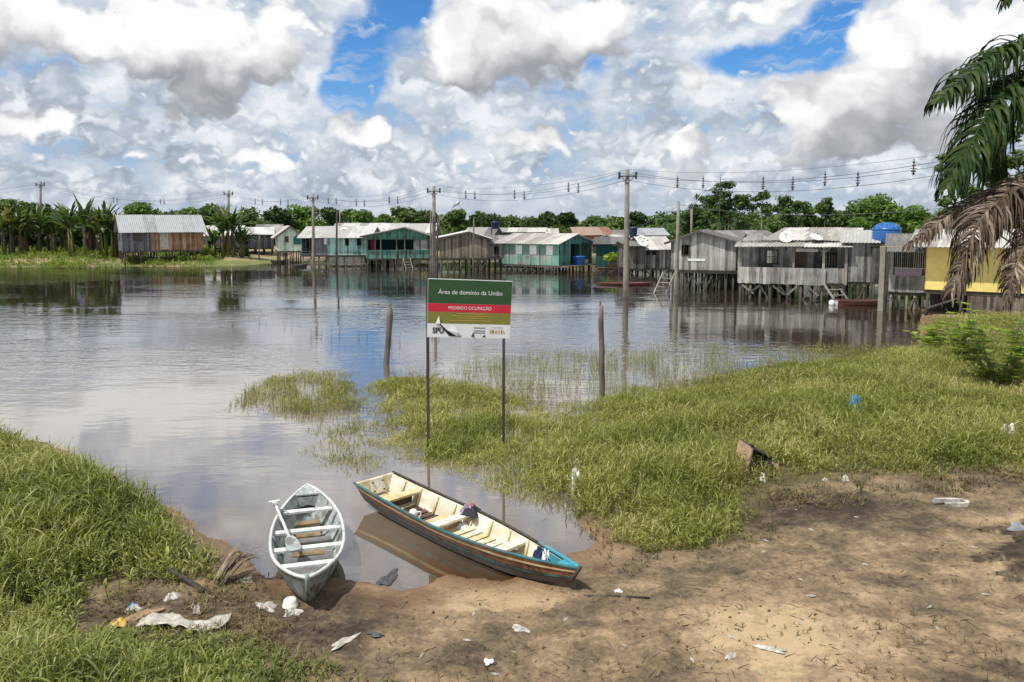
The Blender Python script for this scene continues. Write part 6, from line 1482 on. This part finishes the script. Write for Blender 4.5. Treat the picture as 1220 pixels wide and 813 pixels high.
# ------------------------------------------------------------------ grass: leafy stems, every blade arched its own way
def grass(name, label, polys, n, mat, hgt, blen, bw, seed, leaves=5, thin=None, cat='grass', clump=.55, zoff=0.0, bbox=None, lean=.35):
    g = np.random.default_rng(seed); A = np.concatenate([np.array(p) for p in polys]); x0, y0 = A.min(0); x1, y1 = A.max(0)
    if bbox: x0, x1, y0, y1 = max(x0, bbox[0]), min(x1, bbox[1]), max(y0, bbox[2]), min(y1, bbox[3])
    X = g.uniform(x0, x1, n*4); Y_ = g.uniform(y0, y1, n*4)
    sd_ = np.max([poly_sd(p, X, Y_) for p in polys], axis=0); wob = (vnoise(X, Y_, .8, 3, seed)-.5)*1.3
    dens = np.clip((sd_+wob*1.15)/.75+.12, 0, 1)
    cl = vnoise(X, Y_, 1.5, 3, seed+3); dens = dens*np.clip((cl-.28)*3.2, .12 if thin is None else 0, 1)**(1 if thin is None else 1.6)
    if thin is not None: dens = dens*thin
    keep = g.random(n*4) < dens; X, Y_ = X[keep][:n], Y_[keep][:n]; k = len(X); sd_ = sd_[keep][:n]
    ix = np.clip(np.searchsorted(gx, X)-1, 0, nx-2); iy = np.clip(np.searchsorted(gy, Y_)-1, 0, ny-2); Z = np.maximum(H[ix, iy], -.12)+zoff
    big_ = vnoise(X, Y_, .45, 3, seed+9)
    hs = hgt*np.clip(.15+1.5*big_, .3, 1.5)*(.6+.6*g.random(k))*np.clip(.55+sd_*.6, .45, 1.1)
    la = g.uniform(0, 2*np.pi, k); ln = g.random(k)*lean
    # leaves along the stems
    m_ = leaves; tot = k*m_; st = np.repeat(np.arange(k), m_); f = (np.tile(np.arange(m_), k)+g.random(tot))/m_
    hh = hs[st]*f**.9; bx = X[st]+np.cos(la[st])*ln[st]*hh; by = Y_[st]+np.sin(la[st])*ln[st]*hh; bz = Z[st]+hh*.85
    a = g.uniform(0, 2*np.pi, tot); L_ = blen*(.5+.8*g.random(tot))*np.clip(hs[st]/hgt, .5, 1.25); e0 = np.radians(g.uniform(35, 82, tot)); dr = g.uniform(.7, 2.1, tot)
    S_ = 5; V = np.zeros((tot, S_+1, 2, 3)); px_, py_, pz_ = bx.copy(), by.copy(), bz.copy(); w_ = bw*(.6+.8*g.random(tot)); sx_, sy_ = -np.sin(a), np.cos(a); tw_ = g.uniform(-.6, .6, tot)
    prof = [.55, 1.0, .95, .75, .45, .04]
    for i in range(S_+1):
        w2 = w_*prof[i]*.5; V[:, i, 0] = np.stack([px_-sx_*w2, py_-sy_*w2, pz_-tw_*w2], -1); V[:, i, 1] = np.stack([px_+sx_*w2, py_+sy_*w2, pz_+tw_*w2], -1)
        e = e0-dr*(i/S_)**1.2; px_ += np.cos(a)*np.cos(e)*L_/S_; py_ += np.sin(a)*np.cos(e)*L_/S_; pz_ += np.sin(e)*L_/S_
    base = np.arange(tot)[:, None]*(S_+1)*2+np.arange(S_)[None, :]*2; Q = np.stack([base, base+1, base+3, base+2], -1).reshape(-1, 4)
    tl = np.clip(.10+.46*vnoise(X, Y_, .30, 3, seed+5)[st]+.20*f+.40*(g.random(tot)-.40)+.5*(g.random(tot) > .93), 0, 1); T_ = np.repeat(tl, S_)
    # the stems
    VS = np.zeros((k, 4, 3)); tx, ty = X+np.cos(la)*ln*hs, Y_+np.sin(la)*ln*hs; w3 = bw*.30
    VS[:, 0] = np.stack([X-w3, Y_, Z-.05], -1); VS[:, 1] = np.stack([X+w3, Y_, Z-.05], -1); VS[:, 2] = np.stack([tx+w3*.5, ty, Z+hs], -1); VS[:, 3] = np.stack([tx-w3*.5, ty, Z+hs], -1)
    o0 = tot*(S_+1)*2; VV = np.concatenate([V.reshape(-1, 3), VS.reshape(-1, 3)]); QQ = np.concatenate([Q, o0+np.arange(k*4).reshape(k, 4)]); TT = np.concatenate([T_, np.clip(.15+.5*g.random(k), 0, 1)])
    VV[:, 2] = np.maximum(VV[:, 2], -.15)
    o = np_mesh(name, VV, QQ, M[mat], TT); tag(o, label, cat, kind='stuff'); return o
grass('bank_grass', 'tall leafy grass covering the left bank', [gA], 24000, 'lush_grass', .50, .25, .0135, 11, 6, bbox=(-12, 3, 4.2, 16))
grass('short_grass', 'short bright grass along the bottom edge of the bank', [gA2], 3400, 'lush_grass', .13, .19, .011, 12, 5, bbox=(-6, 0, 4.2, 8))
grass('flood_grass', 'dense olive grass growing from the flooded bank behind the boats', [gB], 66000, 'grass', .34, .17, .0105, 13, 5, bbox=(-4, 17, 8, 24))
grass('flood_grass', 'thin grass standing in the open water left of the dense patch', [gC], 5200, 'reed', .24, .15, .010, 14, 4, thin=.62, bbox=(-7, 0, 11, 22))
grass('flood_grass', 'sparse reeds standing in the open water behind the dense grass', [gD], 4200, 'reed', .40, .14, .010, 15, 3, thin=.8, bbox=(-4, 14, 13, 26))
grass('bank_grass', 'rough low grass before the yellow house', [gE], 5200, 'grass', .30, .2, .013, 16, 5, bbox=(9, 24, 17, 33))
grass('bank_weeds', 'dry flowering stems rising above the left bank grass', [gA], 900, 'reed', .78, .12, .008, 21, 3, bbox=(-12, 3, 4.2, 16), lean=.5)
grass('bank_weeds', 'broad leaved weeds mixed into the left bank grass', [gA], 1500, 'lush_grass', .42, .20, .032, 22, 4, bbox=(-12, 3, 4.2, 16))
grass('bank_weeds', 'dead straw stems bent over in the flooded grass', [gB], 4200, 'dry_grass', .42, .20, .010, 23, 3, bbox=(-4, 17, 8, 24), lean=1.0)
grass('bank_weeds', 'tall thin stems rising over the flooded grass', [gB], 2600, 'reed', .60, .12, .008, 24, 3, bbox=(-4, 17, 8, 24), lean=.5)
# the trampled flat between grass and canoe: dead blades and clippings
gF = GP([(120, 700), (235, 690), (290, 684), (345, 700), (380, 740), (420, 800), (420, 830), (130, 800), (110, 745)])
grass('dead_grass', 'trampled dead grass on the mud left of the canoe', [gF], 3600, 'dry_grass', .05, .12, .007, 17, 4, thin=.6, bbox=(-6, 1, 4.5, 10))
gH = GP([(430, 800), (560, 760), (700, 745), (900, 720), (1220, 660), (1320, 700), (1320, 900), (400, 900)])
grass('dead_grass', 'scattered tufts of worn grass on the mud path', [gH], 900, 'dry_grass', .035, .08, .007, 18, 4, thin=.35, bbox=(-2, 8, 4.5, 11))
gI = GP([(690, 630), (760, 660), (850, 664), (895, 640), (930, 606), (1000, 590), (1130, 584), (1250, 578), (1250, 606), (1000, 625), (930, 660), (860, 700), (740, 690)])
grass('dead_grass', 'dry flattened grass along the edge of the mud', [gI], 7000, 'dry_grass', .09, .13, .009, 19, 4, thin=.55, bbox=(0, 10, 7.5, 13))
# far shore grass
gJ = GP([(-300, 321), (0, 319.5), (70, 319.5), (150, 318), (215, 318), (262, 317), (262, 309), (230, 303), (130, 301), (0, 302), (-300, 302)])
grass('far_grass', 'light green grass along the left far shore', [gJ], 14000, 'far_grass', .55, .5, .06, 20, 4, bbox=(-90, -25, 68, 104))

# ------------------------------------------------------------------ litter and odds and ends on the bank
def put(label, name, cat, px, py, mats, size, hgt, seed, group=None, sc=(1, 1)):
    p = GG(px, py); p.z = max(p.z, gz(p.x, p.y)); return cloth_lump(label, name, p, size, hgt, mats, seed, cat, group, sc)
p = GG(346, 722); root = thing('bowl', 'white plastic bowl upside down on the mud at the canoe stem', 'bowl', p); mb = MB(); mb.lathe([(.092, .0), (.094, .012), (.088, .02), (.078, .06), (.066, .082), (.06, .086), (.01, .086)], 20); mb.build('shell', M['white_paint'], root, True)
put('crumpled white foam scrap under the white bowl', 'foam_scrap', 'litter', 349, 730, ('dirty_white',), .10, .03, 31); put('flat pale rag left of the white bowl', 'rag', 'litter', 318, 723, ('plastic_film',), .12, .03, 32, sc=(1.2, .7))
p = GG(218, 748); root = thing('plastic_sheet', 'long crumpled grey white plastic sheet lying on dead grass', 'litter', p)
mb = MB(); r_ = random.Random(3)
def shf(i, j):
    x = (i-.5)*.98; w_ = .11*(.55+.6*abs(math.sin(i*5+.6))); y = (j-.5)*2*w_+.04*math.sin(i*7); return Vector((x, y, .03+.16*(float(vnoise(np.array([x*1.0+3]), np.array([y*1.0+5]), 4.5, 4, 6)[0])-.25))), Vector((0, 0, 1))
mb.sheet(shf, 46, 8, .004); mb.build('film', M['plastic_film'], root, True)
put('yellow plastic wrapper half hidden in grass left of the long plastic sheet', 'wrapper', 'litter', 142, 744, ('yellow_film', 'cardboard'), .085, .06, 33)
put('tan cardboard piece behind the yellow wrapper', 'cardboard_piece', 'litter', 165, 735, ('cardboard',), .15, .04, 34, sc=(1.5, .5)); put('grey foil bag crumpled in the grass above the yellow wrapper', 'bag', 'litter', 160, 727, ('dirty_white', 'sky_plastic'), .08, .06, 35)
put('small grey plastic bag in the dead grass middle', 'bag', 'litter', 205, 712, ('plastic_film',), .085, .05, 36); put('upright torn bag behind the long plastic sheet', 'bag', 'litter', 236, 730, ('plastic_film',), .05, .10, 37); put('yellow leaf litter scrap at the water edge beside dry palm leaves', 'scrap', 'litter', 280, 659, ('yellow_film',), .07, .03, 38)
put('pale yellow bag in the grass edge left of dry palm leaves', 'bag', 'litter', 245, 668, ('plastic_film',), .07, .08, 39); put('white scrap at the water edge left of the canoe', 'scrap', 'litter', 292, 692, ('dirty_white',), .09, .03, 40)
put('dirty white paper strip on the mud in the bottom middle', 'paper_strip', 'litter', 410, 765, ('plastic_film',), .11, .02, 41, sc=(1.5, .5)); put('torn white plastic scrap on the mud before the wooden boat', 'scrap', 'litter', 620, 750, ('dirty_white',), .085, .03, 42, sc=(1.3, .6))
put('white lump of foam right of the wooden boat bow', 'foam_scrap', 'litter', 737, 707, ('white_paint',), .05, .05, 43); put('narrow white plastic strip on the bare path, bottom right', 'paper_strip', 'litter', 873, 781, ('dirty_white',), .11, .02, 44, sc=(1.4, .35)); put('bent pale strip of plastic right of the narrow white strip', 'paper_strip', 'litter', 918, 774, ('plastic_film',), .10, .03, 45, sc=(1.5, .4))
put('bright blue plastic bag lying on the flooded grass', 'bag', 'litter', 1017, 499, ('sky_plastic', 'sky_plastic'), .17, .50, 46); put('white bag in the grass near the right edge', 'bag', 'litter', 1200, 531, ('white_paint',), .13, .42, 47, sc=(1.4, .7)); put('white bag standing in the grass behind the wooden boat', 'bag', 'litter', 685, 583, ('white_paint',), .10, .36, 48)
put('white rag on the ground by the right edge below the pale hoop', 'rag', 'litter', 1212, 629, ('white_paint',), .14, .05, 49, sc=(1.4, .7)); put('white cup left at the foot of the grass below the broken crate', 'cup', 'litter', 1007, 573, ('dirty_white',), .06, .09, 50); put('whitish pebble of foam left of the dirty cup', 'foam_scrap', 'litter', 983, 573, ('dirty_white',), .05, .05, 51)
put('white paper corner at the bottom edge of the mud', 'paper_scrap', 'litter', 582, 789, ('white_paint',), .05, .02, 52); put('dark shoe sole lying on the dark mud', 'shoe', 'litter', 447, 757, ('iron',), .06, .03, 53, sc=(.6, 1.5)); put('white bag high on the bank at the feathery bush', 'bag', 'litter', 1150, 433, ('white_paint',), .16, .3, 54)
put('brown dark log end half sunk before the canoe', 'sunk_board', 'litter', 462, 690, ('iron',), .16, .03, 55, sc=(1.4, .6))
sc_pts = []
r_ = random.Random(99)
proto = None
for i in range(40):
    px, py = r_.uniform(430, 1215), r_.uniform(600, 806)
    if py < 700 and px < 740 or (py < 640 and px < 930): continue
    p = GG(px, py); s_ = r_.uniform(.5, 1.35)
    if proto is None: proto = cloth_lump('small scrap of white litter trodden into the brown mud', 'litter_scrap', p, .026, .014, ('dirty_white',), 61, 'litter', 'white scraps trodden into the mud', (1.4, .7)); o = proto
    else: o = copy_tree(proto); o.location = p
    o.rotation_euler.z = r_.uniform(0, 6.28); o.scale = (s_, s_*r_.uniform(.4, 1), s_)
# clods, twigs and crumbs of earth: nobody could count them
g = np.random.default_rng(8); CV, CQ, CT = [], [], []; n_ = 0
cube = np.array([(-1, -1, -.6), (1, -1, -.7), (1, 1, -.6), (-1, 1, -.6), (-.7, -.6, .6), (.6, -.7, .7), (.7, .6, .5), (-.6, .7, .6)], float); cf = np.array([(0, 3, 2, 1), (4, 5, 6, 7), (0, 1, 5, 4), (1, 2, 6, 5), (2, 3, 7, 6), (3, 0, 4, 7)])
for i in range(2200):
    px, py = g.uniform(100, 1219), g.uniform(590, 812)
    if poly_sd(gB, np.array([G(px, py).x]), np.array([G(px, py).y]))[0] > .3: continue
    p = G(px, py, .15); z = gz(p.x, p.y)
    if z < .02: continue
    tw_ = g.random() < .28; s_ = (.003+.013*g.random()**4); a = g.uniform(0, 6.28); sx_ = np.array([s_*(.9+.6*g.random()), s_*(.6+.5*g.random()), s_*.7]) if not tw_ else np.array([.03+.08*g.random()**2, .0035, .0035])
    v = (cube+g.normal(size=(8, 3))*.16)*sx_; c_, s2 = math.cos(a), math.sin(a); v = np.stack([v[:, 0]*c_-v[:, 1]*s2, v[:, 0]*s2+v[:, 1]*c_, v[:, 2]], -1)+np.array([p.x, p.y, z+sx_[2]*.5])
    CV.append(v); CQ.append(cf+n_); CT += [g.random()]*6; n_ += 8
plain('clod', (.085, .058, .038), .95, .5, 30)
o = np_mesh('earth_clods', np.concatenate(CV), np.concatenate(CQ), M['clod'], np.array(CT)); tag(o, 'crumbs of earth and twigs scattered on the mud', 'debris', kind='stuff')
# dry palm leaves at the water edge
p = GG(262, 698); root = thing('dry_palm_leaf', 'bundle of dry pale palm leaf strips at the water edge left of the canoe', 'palm leaf', p); mb = MB(); r_ = random.Random(5)
for i in range(22):
    a = r_.uniform(.35, 1.25); L_ = r_.uniform(.35, .62); b0 = Vector((r_.uniform(-.10, .08), r_.uniform(-.05, .05), .02)); pts = [b0+Vector((math.cos(a)*L_*f, math.sin(a)*L_*f*.9, .30*math.sin(f*2.2)*r_.uniform(.8, 1.1)+.02)) for f in (0, .25, .5, .75, 1)]
    strip(mb, pts, [.008, .014, .015, .011, .003], Vector((-math.sin(a), math.cos(a), 0)), .3, r_.random()*.5+.5)
mb.build('blades', M['dead_frond'], root)
p = GG(232, 700); o = MB(); o.tube([(.15, -.1, .0), (-.12, .08, .05), (-.42, .22, .13)], [.035, .03, .022], 8); o = o.build('driftwood', M['dark_post_wood'], None, True, p); tag(o, 'dark broken branch leaning into the grass beside dry palm leaves', 'branch')
p = P(26, 318.5, 76); root = thing('dead_stump', 'dark forked dead stick poking out at the left far shore', 'dead stick', (p.x, 76, -.2)); mb = MB(); mb.tube([(0, 0, 0), (-.25, 0, .7), (-.38, 0, 1.0)], [.09, .06, .02], 7); mb.tube([(-.1, 0, .3), (.25, 0, .75)], [.06, .02], 7); mb.build('stick', M['dark_post_wood'], root, True)
# broken crate in the grass
p = GG(902, 574); root = thing('broken_crate', 'broken dark wooden drawer tipped open in the grass', 'crate', p+Vector((0, 0, .05)), R(12)); s_ = 1.0
A, B, C_, D_ = Vector((-.20, 0, .0)), Vector((.30, .05, .06)), Vector((.34, .12, .30)), Vector((-.02, .12, .50)); off = Vector((-.10, .32, .08))
def slab(name, q, th, mat):
    mb = MB(); q = [Vector(v) for v in q]; n_ = (q[1]-q[0]).cross(q[3]-q[0]).normalized()*th; mb.hexa([*q, *[v+n_ for v in q]]); return mb.build(name, M[mat], root)
slab('back_panel', [A+off, B+off, C_+off, D_+off], .012, 'shutter_brown'); slab('side_panel', [A, A+off, D_+off, D_], .012, 'cardboard'); slab('top_panel', [D_, D_+off, C_+off, C_], .012, 'dark_post_wood'); slab('bottom_panel', [A, B, B+off, A+off], .012, 'dark_post_wood'); slab('end_panel', [B, C_, C_+off, B+off], .012, 'frame_dark')
mb = MB(); mb.bar(A, D_, .022, .03); mb.bar(D_, C_, .022, .03); mb.bar(A, B, .022, .03); mb.build('rim', M['post_wood'], root)
mb = MB(); mb.bar(D_+Vector((-.04, 0, .06)), D_+Vector((.05, .02, -.08)), .05, .02); mb.build('splinter', M['frame_dark'], root)
put('orange cardboard flap right of the broken drawer', 'cardboard_piece', 'litter', 921, 566, ('cardboard',), .11, .22, 56); put('white paper inside the foot of the broken drawer', 'paper_scrap', 'litter', 909, 573, ('white_paint',), .06, .14, 57)
# pale hoop lying on the path
p = GG(1137, 603); root = thing('plastic_hoop', 'pale grey U shaped plastic rim lying on the mud by the grass', 'plastic rim', p, R(0)); mb = MB()
pts = [(-.24, .13), (-.05, .14), (.12, .13), (.205, .09), (.215, .03), (.17, -.03), (.05, -.045), (-.16, -.045)]
for (xa, ya), (xb, yb) in zip(pts[:-1], pts[1:]): mb.bar((xa, ya, .035), (xb, yb, .035), .045, .06)
mb.build('rim', M['dirty_white'], root)
# a rope from the bow to the bank, and soaring birds
p = BW(L, 0, .10); a = [Vector((0, 0, 0)), Vector((.10, -.06, -.06)), Vector((.32, -.12, -.07)), Vector((.55, -.20, -.055)), Vector((.80, -.22, -.05))]
mb = MB(); pw = []
for v in a: q = p+v; q.z = max(gz(q.x, q.y)+.012, .02) if v.length > .05 else q.z; pw.append(q-p)
mb.tube(pw, .010, 6); o = mb.build('mooring_rope', M['dark_post_wood'], None, True, p); tag(o, 'dark mooring rope running from the wooden boat bow over the mud', 'rope')
for i, (px, py, lb) in enumerate([(137, 15, 'highest'), (148, 22, 'middle'), (146, 29, 'lowest')]):
    p = P(px, py, 420); root = thing('bird', f'tiny black soaring bird in the sky, {lb} of three', 'bird', p, i*.8, 'soaring birds'); mb = MB(); mb.tube([(0, -.42, 0), (0, -.2, .0), (0, .1, 0), (0, .34, .03), (0, .45, .02)], [.02, .10, .12, .06, .015], 8); mb.build('body', M['bird_black'], root, True)
    for sg in (-1, 1): mb = MB(); strip(mb, [(0, 0, .04), (sg*.35, .05, .13), (sg*.70, .02, .16), (sg*1.0, -.10, .10)], [.16, .18, .14, .03], Vector((0, 1, 0)), .05); mb.build('wing', M['bird_black'], root)
